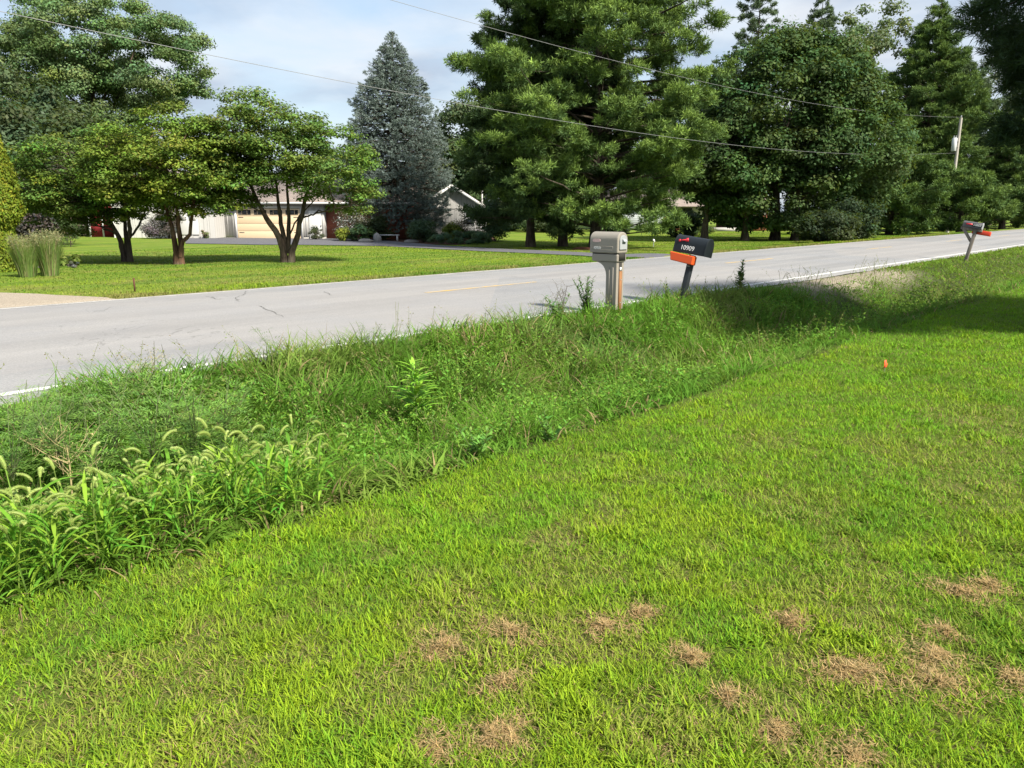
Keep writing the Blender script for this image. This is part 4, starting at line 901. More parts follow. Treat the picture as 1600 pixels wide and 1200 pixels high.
def lawn():
    rng = np.random.default_rng(77); N = 1650000; mb = MB()
    d0, d1 = 1.05, 32.0; u = rng.random(N); d = (d0 ** .6 + u * (d1 ** .6 - d0 ** .6)) ** (1 / .6)
    a = (rng.random(N) - .5) * 2 * np.where(d < 3, 0.95, 0.80)
    P = np.stack([d * np.sin(a), d * np.cos(a)], 1)
    n = P @ ND; s = P @ SD; keep = in_view(P) & (n < edge_n(s) + 0.02 + 0.06 * rng.normal(size=N))
    P = P[keep]; d = d[keep]; N = len(P); x, y = P.T; n = P @ ND; s = P @ SD
    clump = noise(x, y, 0.055, 11); med = fbm(x, y, 0.35, 12); big = fbm(x, y, 2.4, 13); tuft = noise(x, y, 0.17, 19)
    st = straw_field(x, y); halo = straw_field(x, y, False, 2.3); fade = straw_field(x, y, True, 1.5)
    thatch = np.clip((fbm(x, y, 0.22, 15) - .52) * 5, 0, 1) * np.clip(1.25 - d / 7, 0.15, 1) + st + .55 * halo + .75 * fade
    keep = (rng.random(N) < 0.35 + 0.95 * clump) & (rng.random(N) > 0.82 * np.clip(st, 0, 1))
    P, d, x, y, n, s, clump, med, big, thatch, tuft, st = [q[keep] for q in (P, d, x, y, n, s, clump, med, big, thatch, tuft, st)]; N = len(P)
    kind = rng.random(N); dead = kind < 0.09 + 0.42 * np.clip(thatch, 0, 1)
    h = (0.024 + 0.026 * rng.random(N) + 0.020 * clump + 0.03 * np.clip(tuft - .62, 0, 1) * 2) * (1 + 0.25 * (med - .5))
    coarse = tuft > 0.66
    w = (0.0022 + 0.0018 * rng.random(N)) * (1 + 0.13 * d); w[coarse] *= 1.5; w[dead] *= .55
    lean = 0.15 + 0.75 * rng.random(N) ** 1.2; bend = 0.2 + 1.1 * rng.random(N); lean[dead] = 0.7 + 0.8 * rng.random(dead.sum())
    az = rng.random(N) * 6.283
    # the mower laid the blades over, a little
    yg = np.array([0.285, 0.405, 0.020]); gg = np.array([0.135, 0.325, 0.020]); dg = np.array([0.060, 0.165, 0.024]); ol = np.array([0.23, 0.26, 0.055]); tan = np.array([0.40, 0.29, 0.15])
    m1 = np.clip(0.5 + (big - .5) * 1.5 + (med - .5) * 1.4 + 0.32 * rng.normal(size=N) - 0.02 * (x - 1) - 0.045 * (d - 3.5), 0, 1)[:, None]
    c = gg * (1 - m1) + yg * m1
    m2 = np.clip(rng.normal(0.10 + 0.30 * (fbm(x, y, 1.1, 17) > .60), .22, N), 0, 1)[:, None]; c = c * (1 - m2) + dg * m2
    m3 = np.clip((thatch + .2) * rng.random(N), 0, .8)[:, None]; c = c * (1 - m3) + ol * m3
    c[dead] = tan * (0.6 + .6 * rng.random((dead.sum(), 1)))
    c = np.clip(c * (1 + .15 * rng.normal(size=(N, 1))), .01, .7)
    z = height(x, y) - 0.006
    P3 = np.stack([x, y, z], 1)
    near = d < 4.5
    for msk, sg in ((near, 3), (~near, 2)):
        blades(mb, P3[msk], h[msk], w[msk], az[msk], lean[msk], bend[msk], sg, c[msk], twist=rng.normal(0, .5, msk.sum()))
    o = mb.build('lawn_grass', M_GRASS, cols=True); tag(o, 'short mown yellow green lawn grass sloping to the ditch', 'grass', kind='stuff')
    # dry mats of clippings
    for i, (px_, py_, r) in enumerate(STRAW):
        q = np.random.default_rng(600 + i); K = int(900 * (r / .1) ** 1.4); mbs = MB()
        rr = r * 1.7 * q.random(K) ** .8; aa = q.random(K) * 6.283; lump = 0.15 + 1.35 * noise(np.cos(aa) * 2.2, np.sin(aa) * 2.2, 1, i); rot = q.random() * 3.14; ex = .75 + .55 * q.random()
        X0 = np.cos(aa) * rr * lump * ex; Y0 = np.sin(aa) * rr * lump / ex; X = X0 * math.cos(rot) - Y0 * math.sin(rot); Y = X0 * math.sin(rot) + Y0 * math.cos(rot)
        zz = np.maximum(0.018 * (1 - (rr / r) ** 2), 0) * q.random(K) + height(px_ + X, py_ + Y) - float(height(px_, py_)) + 0.014
        Q = np.stack([X, Y, zz], 1); c = tint(q, K, (0.42, 0.30, 0.145), .25, .06); dk = q.random(K) < .18; c[dk] *= .45
        blades(mbs, Q, 0.014 + 0.030 * q.random(K), 0.0013 + 0.0009 * q.random(K) + .0004 * math.hypot(px_, py_), q.random(K) * 6.283, 1.25 + 0.35 * q.random(K), 0.5 * q.normal(size=K), 2, c)
        o = mbs.build('dry_clippings', M_GRASS, cols=True); o.location = (px_, py_, float(height(px_, py_)))
        tag(o, 'flat tangled mat of dry tan grass clippings lying on the green lawn', 'clippings', 'dry clippings scattered on the lawn')
lawn()

def ditch():
    rng = np.random.default_rng(99); N = 430000; mb = MB()
    s0, s1 = -7.5, 46
    d = None
    s = s0 + (s1 - s0) * rng.random(N) ** 1.5; n = EDGE + (7.52 - EDGE) * rng.random(N) ** .9
    P = SN(s, n); x, y = P.T; d = np.hypot(x, y)
    keep = in_view(P) & (y > 0.5) & (rng.random(N) < np.clip(5.5 / d, 0.22, 1))
    en = edge_n(s); keep &= n > en + 0.05 * rng.normal(size=N)
    bank = smooth(14.0, 17.5, s + 2.2 * (fbm(x, y, 1.5, 41) - .5)) * smooth(4.3, 5.4, n + .5 * (noise(x, y, .8, 42) - .5))      # short grass on the bank to the right
    bare = smooth(15.4, 17.0, s) * (1 - smooth(22, 25, s)) * smooth(6.0, 6.9, n + 0.7 * (fbm(x, y, 0.8, 43) - .5))
    keep &= rng.random(N) > bare * 0.93
    P, s, n, x, y, d, bank, en = [q[keep] for q in (P, s, n, x, y, d, bank, en)]; N = len(P)
    cl = noise(x, y, 0.16, 21); md = fbm(x, y, 0.7, 22); bg = fbm(x, y, 2.2, 23); wet = fbm(x, y, 1.5, 24)
    corner = (1 - smooth(1.5, 2.5, s)) * smooth(6.0, 6.8, n)
    lawnside = 1 - smooth(0.0, 0.95, n - en); roadside = smooth(6.3, 7.15, n); farroad = smooth(7.15, 7.4, n)
    mound = np.clip((fbm(x, y, 0.62, 71) - .38) * 2.6, 0, 1)
    h = (0.15 + 0.14 * rng.random(N) + 0.20 * cl * md + 0.27 * mound + 0.22 * (bg - .4)) * (1 - 0.58 * lawnside * smooth(-1, 2.5, s) - 0.3 * lawnside * (s < 1)) * (1 - 0.10 * roadside) * (1 - 0.25 * farroad) * (1 - 0.62 * bank) * (1 - 0.7 * corner)
    h = np.where((n > 6.8) & (corner < .4), np.maximum(h, .24 + .20 * rng.random(N)) * (1 - .6 * smooth(13.5, 16, s)), h)
    h = np.clip(h, 0.05, 0.7)
    kind = rng.random(N); fine = md > 0.52
    w = np.where(fine, 0.0052, 0.0085) * (0.7 + 0.7 * rng.random(N)) * (1 + 0.05 * d); broad = (rng.random(N) < 0.10) & (bank < .3); w[broad] *= 1.9
    lean = 0.05 + 0.75 * rng.random(N); bend = 0.7 + 2.4 * rng.random(N) ** 1.1
    # tussocks: blades lean away from the middle of their clump, all drift a bit downslope
    gx = noise(x + .03, y, 0.32, 25) - noise(x - .03, y, 0.32, 25); gy = noise(x, y + .03, 0.32, 25) - noise(x, y - .03, 0.32, 25)
    az = np.arctan2(-gy, -gx) + rng.normal(0, 1.0, N)
    green = np.array([0.115, 0.245, 0.026]); lush = np.array([0.085, 0.205, 0.025]); blue = np.array([0.098, 0.185, 0.048]); olive = np.array([0.180, 0.245, 0.055]); tan = np.array([0.30, 0.23, 0.12]); lime = np.array([0.130, 0.215, 0.028])
    j = lambda k_: 0.20 * rng.normal(size=N)
    a = np.clip((bg - .40) * 2.6 + j(0), 0, 1)[:, None]; c = lush * (1 - a) + green * a
    a = np.clip((wet - .50) * 3.5 + j(1), 0, .9)[:, None]; c = c * (1 - a) + olive * a
    a = np.clip((fbm(x, y, 1.9, 27) - .54) * 4 + j(2), 0, .85)[:, None]; c = c * (1 - a) + blue * a
    a = np.clip(bank * .8 * smooth(15, 22, s) + 0.5 * lawnside * (s < 3) + j(3) * .5, 0, .95)[:, None]; c = c * (1 - a) + lime * a
    dead = rng.random(N) < 0.05 + 0.10 * (md < .36) + 0.12 * lawnside * (noise(x, y, .5, 28) > .55); c[dead] = tan * (.6 + .6 * rng.random((dead.sum(), 1)))
    c = np.clip(c * (1 + .17 * rng.normal(size=(N, 1))), .008, .6)
    P3 = np.stack([x, y, height(x, y) - 0.01], 1)
    near = d < 9
    for msk, sg in ((near, 5), (~near, 3)):
        blades(mb, P3[msk], h[msk] * 1.04, w[msk], az[msk], lean[msk], bend[msk], sg, c[msk], twist=rng.normal(0, .6, msk.sum()))
    # seed stalks with loose spikelets
    K = 2400; s = -4 + 26 * rng.random(K) ** 1.3; n = 3.8 + 3.5 * rng.random(K); P = SN(s, n); sel = in_view(P) & (fbm(P[:, 0], P[:, 1], .9, 33) > .44); P = P[sel]; K = len(P)
    P3 = np.stack([P[:, 0], P[:, 1], height(P[:, 0], P[:, 1])], 1); hh = 0.36 + .26 * rng.random(K)
    cc = tint(rng, K, (0.145, 0.160, 0.06), .15)
    C = blades(mb, P3, hh, 0.0032 + .0002 * np.hypot(P[:, 0], P[:, 1]), rng.random(K) * 6.28, .15 + .25 * rng.random(K), .2 + .9 * rng.random(K), 4, cc, prof=np.array([1, 1, .9, .8, .5]))
    for q in range(9):
        f = 0.62 + .38 * rng.random(K); i = np.minimum((f * 4).astype(int), 3); ff = (f * 4 - i)[:, None]; idx = np.arange(K)
        L_ = C[idx, i] * (1 - ff) + C[idx, i + 1] * ff + rng.normal(0, .012, (K, 3))
        leaves(mb, L_, rdir(rng, K), .018 + .016 * rng.random(K), .32, tint(rng, K, (0.21, 0.24, 0.085), .2, .1, (0.26, 0.19, 0.10), .15), rng)
    # small broad leaves of creeping weeds between the blades
    K = 200000; s = -5 + 24 * rng.random(K) ** 1.4; n = 3.6 + 2.9 * rng.random(K); P = SN(s, n); f = fbm(P[:, 0], P[:, 1], .55, 51); sel = in_view(P) & (f > .50) & (rng.random(K) < np.clip(6 / np.hypot(P[:, 0], P[:, 1]), .2, 1)); P = P[sel]; K = len(P)
    P3 = np.stack([P[:, 0], P[:, 1], height(P[:, 0], P[:, 1]) + .10 + (.10 + .34 * np.clip((fbm(P[:, 0], P[:, 1], 0.62, 71) - .38) * 2.6, 0, 1)) * rng.random(K) ** .6], 1)
    leaves(mb, P3, rdir(rng, K) + [0, 0, 1.2], (.013 + .022 * rng.random(K)) * (1 + .05 * np.hypot(P[:, 0], P[:, 1])), .42, tint(rng, K, (0.12, 0.240, 0.035), .25, .14), rng, .2)
    o = mb.build('ditch_grass', M_GRASS, cols=True); tag(o, 'rank uncut grass filling the roadside ditch', 'grass', kind='stuff')
ditch()

def far_lawn():
    rng = np.random.default_rng(123); N = 330000; mb = MB()
    s = -22 + 100 * rng.random(N) ** 1.15; n = 15.2 + 24 * rng.random(N) ** 1.7; P = SN(s, n); x, y = P.T
    keep = in_view(P, .05) & (y > 8); d = np.hypot(x, y); keep &= n > 15.28 + 0.10 * rng.random(N) + .12 * (noise(s, s * 0, .7, 3) - .3)
    # keep the drives and beds clear
    for poly in CLEAR: keep &= ~inside(poly, x, y)
    P = P[keep]; x, y = P.T; n = n[keep]; s = s[keep]; N = len(P); d = np.hypot(x, y)
    st = fbm(s * .12, n * .9, 1.0, 61); big = fbm(x, y, 3.2, 62); dry = fbm(x, y, 1.6, 63)
    edge = 1 - smooth(15.3, 16.6, n + .8 * (noise(s, n, .9, 64) - .5))
    h = (0.035 + .04 * rng.random(N)) * (1 + .7 * edge); w = .0075 * (1 + .055 * d) * (.7 + .6 * rng.random(N))
    a = np.clip(.5 + 3.6 * (st - .5) + .8 * (big - .5) + .25 * rng.normal(size=N), 0, 1)[:, None]
    c = np.array([0.070, 0.165, 0.018]) * (1 - a) + np.array([0.200, 0.275, 0.024]) * a  # blade colour carries the shadow stripes along with the mowing streaks
    q = np.clip((dry - .54) * 4 + .7 * edge * (noise(s, n, .5, 65) > .35) + .2 * rng.normal(size=N), 0, .9)[:, None]; c = c * (1 - q) + np.array([0.225, 0.20, 0.075]) * q
    c = np.clip(c * (1 + .16 * rng.normal(size=(N, 1))), .01, .6)
    blades(mb, np.stack([x, y, height(x, y) - .008], 1), h, w, rng.random(N) * 6.28, .2 + .6 * rng.random(N), .3 + .8 * rng.random(N), 2, c)
    o = mb.build('far_lawn_grass', M_GRASS, cols=True); tag(o, 'sunlit mown lawn grass beyond the road', 'grass', kind='stuff')
def inside(poly, x, y):
    r = np.zeros(x.shape, bool); m = len(poly)
    for i in range(m):
        x0, y0 = poly[i]; x1, y1 = poly[(i + 1) % m]
        c = ((y0 > y) != (y1 > y)); xi = (x1 - x0) * (y - y0) / (y1 - y0 + 1e-12) + x0; r ^= c & (x < xi)
    return r
far_lawn()

# ---------------------------------------------------------------- mailboxes
TH_N = math.atan2(ND[1], ND[0])             # local +x runs towards the road; local +y towards the viewer's left
def text(parent, body, size, loc, rot, mat, name='house_number', sx=1.0, ext=0.0015):
    cu = bpy.data.curves.new(name, 'FONT'); cu.body = body; cu.size = size; cu.extrude = ext; cu.align_x = 'CENTER'; cu.align_y = 'CENTER'
    cu.materials.append(mat); o = bpy.data.objects.new(name, cu); link(o, parent); o.location = loc; o.rotation_euler = rot; o.scale = (sx, 1, 1)
    bpy.context.view_layer.update(); me = bpy.data.meshes.new_from_object(o.evaluated_get(bpy.context.evaluated_depsgraph_get())); me.name = name
    n_ = bpy.data.objects.new('house_number', me); link(n_, parent); n_.location = loc; n_.rotation_euler = rot; n_.scale = (sx, 1, 1)
    bpy.data.objects.remove(o); n_.name = 'house_number'; return n_
M_TAUPE = plain('taupe_plastic', (0.235, 0.215, 0.185), 0.5, 0.4, 0.05, 5, 0.03, dirt=(0.20, 0.185, 0.155))
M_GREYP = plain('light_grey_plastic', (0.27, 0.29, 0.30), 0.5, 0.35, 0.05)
M_DARK = plain('dark_recess', (0.03, 0.028, 0.025), 0.8, 0.2)
M_POSTW = wood('weathered_brown_post', (0.11, 0.055, 0.025), (0.26, 0.13, 0.06))
M_GREYW = wood('weathered_grey_post', (0.10, 0.088, 0.076), (0.22, 0.19, 0.165))
M_BLKM = plain('black_enamel', (0.010, 0.014, 0.018), 0.5, 0.3, 0.15, 5)
M_BLKP = plain('black_painted_post', (0.022, 0.027, 0.032), 0.6, 0.35, 0.25, 8, 0.15, dirt=(0.07, 0.075, 0.075))
M_ORNG = plain('orange_plastic', (0.62, 0.082, 0.014), 0.5, 0.4, 0.06, 5, dirt=(0.42, 0.08, 0.02))
M_RED = plain('red_flag_plastic', (0.55, 0.025, 0.04), 0.4, 0.45, 0.05)
M_WHT = plain('white_vinyl_numerals', (0.75, 0.75, 0.74), 0.5, 0.4, 0.03)
M_PINK = plain('faded_pink_decal', (0.58, 0.40, 0.38), 0.6, 0.3, 0.25, 30)
RY = (math.pi / 2, 0, math.pi)               # text standing on a +y face

def arch(w, z0, zs, k=14, rx=None):
    """outline (across, z): straight sides up to zs, then a round top"""
    r = w / 2; pts = [(-r, z0), (r, z0)] + [(r * math.cos(a), zs + (rx or r) * math.sin(a)) for a in np.linspace(0, math.pi, k)]
    return pts

def grey_mailbox():
    loc = G(948, 491); root = empty('plastic_mailbox', loc, TH_N, 'taupe moulded plastic mailbox on a matching curved post sleeve', 'mailbox')
    # the housing: arched, x from the yard side (-) to the road side (+)
    b = MB(); pr = arch(0.27, 0.98, 1.19, 16, 0.115)
    b.extrude(pr, -0.27, 0.27, 'x'); o = b.build('body', M_TAUPE, root, bevel=0.016)
    b = MB(); pr2 = [(-0.122, .845), (0.122, .845), (.122, .965), (-.122, .965)]; b.extrude(pr2, -0.262, 0.235, 'x'); b.build('lower_body', M_TAUPE, root, bevel=0.018)
    s = MB(); s.box(-0.01, 0, 0.972, .47, .232, 0.02); s.build('seam', M_DARK, root)
    # sleeve with the curved bracket
    arc = [(-0.035 + 0.20 * (1 - math.cos(a)), 0.62 + 0.215 * math.sin(a)) for a in np.linspace(0, math.pi / 2, 9)]
    prof = [(-0.235, 0.10), (-0.035, 0.10), (-0.035, 0.45)] + arc + [(0.165, .842), (-0.235, .842)]
    q = MB(); q.extrude(prof, -0.098, 0.098, 'y'); sl = q.build('post_sleeve', M_TAUPE, root, bevel=0.012)
    rb = MB()
    for xx in (-0.17, -0.10): rb.box(xx, 0.1, 0.45, 0.012, 0.008, 0.62)
    rb.build('rib', M_TAUPE, sl)
    # yard side: door, handle, paper slot, channel with the wooden post
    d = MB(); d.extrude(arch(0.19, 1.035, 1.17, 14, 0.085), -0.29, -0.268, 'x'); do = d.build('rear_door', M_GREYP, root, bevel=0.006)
    h = MB(); h.extrude([(-.335, 1.158), (-.288, 1.15), (-.288, 1.2), (-.31, 1.19)], -0.045, 0.045, 'y'); h.build('door_handle', M_GREYP, do, bevel=.004)
    p = MB(); p.box(-0.262, 0, 0.925, 0.012, 0.17, 0.12); p.build('paper_slot', M_DARK, root)
    c = MB(); c.box(-0.233, 0.0, 0.47, 0.012, 0.075, 0.72); c.build('post_channel', M_DARK, root)
    w = MB(); w.box(-0.225, -0.002, 0.27, 0.06, 0.062, 0.86); w.build('wooden_post', M_POSTW, root)
    t = MB(); t.box(-0.243, 0.0, 0.735, 0.01, 0.034, 0.05); t.build('paper_tag', M_WHT, root)
    for zz in (0.57, 0.21):
        n = MB(); n.tube([(-0.254, 0.004, zz), (-0.262, 0.004, zz)], 0.008, 8); n.build('screw_head', M_GREYP, root)
    # emblem and number strip on the side
    e = MB(); e.extrude([(0.135 + .075 * np.sign(math.cos(a)) * abs(math.cos(a)) ** .6 * -1, 1.17 + .024 * np.sign(math.sin(a)) * abs(math.sin(a)) ** .6) for a in np.linspace(0, 2 * math.pi, 20, endpoint=False)], 0.134, 0.139, 'y'); e.build('emblem', M_PINK, root)
    fr = MB()
    for zz in (1.082, 1.028): fr.box(0.02, 0.136, zz, 0.40, 0.004, 0.004)
    fr.box(0.22, 0.136, 1.055, .004, .004, .054); fr.box(-.18, .136, 1.055, .004, .004, .054); fr.build('number_frame', M_TAUPE, root)
    text(root, '10901', 0.062, (0.115, 0.1385, 1.054), RY, M_WHT)
grey_mailbox()

def black_mailbox():
    loc = G(1062, 476); root = empty('metal_mailbox', loc, TH_N, 'black metal mailbox numbered 10909 with a red flag on a leaning black post', 'mailbox')
    # everything leans together about the foot; built upright first
    p = MB(); p.box(-0.02, 0, 0.36, 0.095, 0.095, 1.05); p.build('post', M_BLKP, root, bevel=0.006)
    b = MB(); b.extrude(arch(0.27, 0.90, 1.06, 18, .145), -0.30, 0.29, 'x'); b.build('box', M_BLKM, root, bevel=0.008)
    f = MB(); f.extrude(arch(0.282, 0.895, 1.06, 18, .152), -0.318, -0.296, 'x'); f.build('rear_cap', M_BLKM, root, bevel=0.006)
    f = MB(); f.extrude(arch(0.282, 0.895, 1.06, 18, .152), 0.286, 0.31, 'x'); f.build('front_door', M_BLKM, root, bevel=0.006)
    # flag lying along the side, a bar with a squared end
    fl = MB(); a = 0.22; c, s_ = math.cos(a), math.sin(a); R = [[c, 0, s_], [0, 1, 0], [-s_, 0, c]]
    fl.box(0.15, 0.139, 1.108, 0.17, 0.008, 0.026, R); fl.box(0.072, 0.139, 1.125, 0.055, 0.008, 0.06, R); fl.box(0.215, .139, 1.096, .03, .012, .04, R); fl.build('flag', M_RED, root)
    text(root, '10909', 0.115, (0.035, 0.1365, 0.985), RY, M_WHT, sx=0.95)
    # newspaper box screwed to the side of the post
    n = MB(); n.extrude([(0.33, 0.885), (-0.15, 0.865), (-0.15, 0.715), (0.29, 0.735)], 0.052, 0.19, 'y'); nb = n.build('newspaper_box', M_ORNG, root, bevel=0.014)
    br = MB(); br.box(-0.02, 0.05, 0.69, 0.06, 0.006, 0.02); br.build('bracket_plate', M_GREYP, root)
    # lean: the top goes back along the road and the box tips down to the yard side
    root.rotation_mode = 'XYZ'
    from mathutils import Matrix
    lean = Matrix.Rotation(math.radians(-7.0), 4, 'Y') @ Matrix.Rotation(math.radians(9), 4, 'X')
    root.matrix_world = Matrix.Translation([float(a_) for a_ in loc]) @ Matrix.Rotation(TH_N, 4, 'Z') @ lean
black_mailbox()

def far_mailbox():
    loc = G(1509, 407); root = empty('metal_mailbox', loc, TH_N, 'small dark mailbox on a leaning grey braced post far along the road', 'mailbox')
    p = MB(); p.box(0, 0, 0.42, 0.10, 0.10, 1.16); p.build('post', M_GREYW, root, bevel=0.006)
    a = MB(); a.box(0.13, 0, 1.045, 0.66, 0.10, 0.09); a.build('cross_arm', M_GREYW, root, bevel=0.005)
    d = MB(); an = math.radians(48); c, s_ = math.cos(an), math.sin(an)
    d.box(0.21, 0, 0.845, 0.52, 0.09, 0.085, [[c, 0, -s_], [0, 1, 0], [s_, 0, c]]); d.build('brace', M_GREYW, root, bevel=.005)
    MG = plain('dull_dark_metal', (0.075, 0.072, 0.078), 0.5, 0.4, 0.15)
    b = MB(); b.extrude(arch(0.2, 1.093, 1.22, 14, .075), -0.17, 0.42, 'x'); b.build('box', MG, root, bevel=.006)
    f = MB(); f.extrude(arch(0.21, 1.09, 1.22, 14, .082), -0.185, -0.166, 'x'); f.build('rear_cap', M_GREYP, root, bevel=.004)
    fl = MB(); fl.box(0.22, 0.105, 1.2, 0.2, 0.008, 0.045); fl.build('flag', M_RED, root)
    nb = MB(); nb.extrude([(-0.02, 1.155), (-0.05, 1.16)], 0, 0) if False else nb.box(-0.02, 0.104, 1.195, 0.27, 0.006, 0.10); nb.build('number_plate', M_BLKM, root)
    text(root, '10883', 0.098, (-0.02, 0.1085, 1.195), RY, M_WHT)
    n = MB(); n.box(-0.17, -0.125, 0.985, 0.56, 0.15, 0.15); n.build('newspaper_box', plain('red_orange_plastic', (0.55, 0.05, 0.02), .45, .4, .06), root, bevel=.014)
    from mathutils import Matrix
    root.matrix_world = Matrix.Translation([float(q) for q in loc]) @ Matrix.Rotation(TH_N, 4, 'Z') @ Matrix.Rotation(math.radians(-9), 4, 'Y') @ Matrix.Rotation(math.radians(5), 4, 'X')
far_mailbox()

# ---------------------------------------------------------------- pole, wires, small things
def pole_and_wires():
    P = AT(1498, 215, 78.0); P[2] = float(height(P[0], P[1]))
    topz = AT(1498, 184, 78.0)[2]; H = topz - P[2]
    root = empty('utility_pole', P, 0, 'grey wooden utility pole carrying a white transformer among the pines', 'utility pole')
    b = MB(); b.tube([(0, 0, -.3), (0, 0, H)], [.17, .13], 10); b.build('pole', wood('pale_pole_wood', (0.26, 0.24, 0.21), (0.42, 0.39, 0.35)), root, True)
    mz = AT(1498, 226, 78.0)[2] - P[2]
    t = MB(); t.tube([(-.42, -.1, mz - .62), (-.42, -.1, mz - .6), (-.42, -.1, mz + .55), (-.42, -.1, mz + .62)], [.2, .23, .23, .17], 14); tr = t.build('transformer', plain('pale_grey_steel', (.5, .52, .53), .45, .5, .05), root, True)
    for dx in (-.1, .1):
        i = MB(); i.tube([(-.42 + dx, -.1, mz + .6), (-.42 + dx, -.1, mz + .85)], [.05, .03], 8); i.build('bushing', M_GREYP, tr)
    br = MB(); br.box(-.2, -.1, mz + .25, .3, .06, .1); br.box(-.2, -.1, mz - .3, .3, .06, .1); br.build('bracket', M_BLACK, root)
    ins = MB(); ins.tube([(0, 0, H), (0, 0, H + .1), (0, 0, H + .22)], [.03, .07, .05], 8); ins.build('insulator', M_GREYP, root)
    # two wires span from the pole to poles outside the picture; both hang in one upright plane
    Q = np.array([-8.4, 13.7]); A = P[:2]; D = (Q - A); L_ = np.linalg.norm(D); D = D / L_; Np = np.array([-D[1], D[0]])
    def span(pix, label, extra):
        us, zs = [], []
        for px, py in pix:
            d = ray(px, py); t_ = (A @ Np) / (d[:2] @ Np); p = d * t_; us.append((p[:2] - A) @ D); zs.append(p[2] + CAM_H)
        us = np.array(us); c = np.polyfit(us, zs, 2 if len(pix) < 6 else 3, w=[4] + [1] * (len(us) - 1)); u = np.linspace(0, us.max() + extra, 60)
        V = np.stack([A[0] + D[0] * u, A[1] + D[1] * u, np.polyval(c, u)], 1)
        m = MB(); m.tube(V, 0.006, 5); o = m.build('power_wire', plain('pale_aluminium_wire', (.22, .225, .23), .6, .4, .05), smooth_=True); tag(o, label, 'wire')
    span([(1494, 239), (1250, 236), (1150, 227), (900, 193), (720, 162), (545, 128), (330, 87), (0, 18)], 'lower overhead wire sagging across the whole row of trees to the pole', 1.0)
    span([(1498, 183), (1370, 175), (1250, 160), (1150, 137), (900, 80), (760, 42), (612, 0)], 'upper overhead wire running down from the sky to the pole top', 5.0)
pole_and_wires()

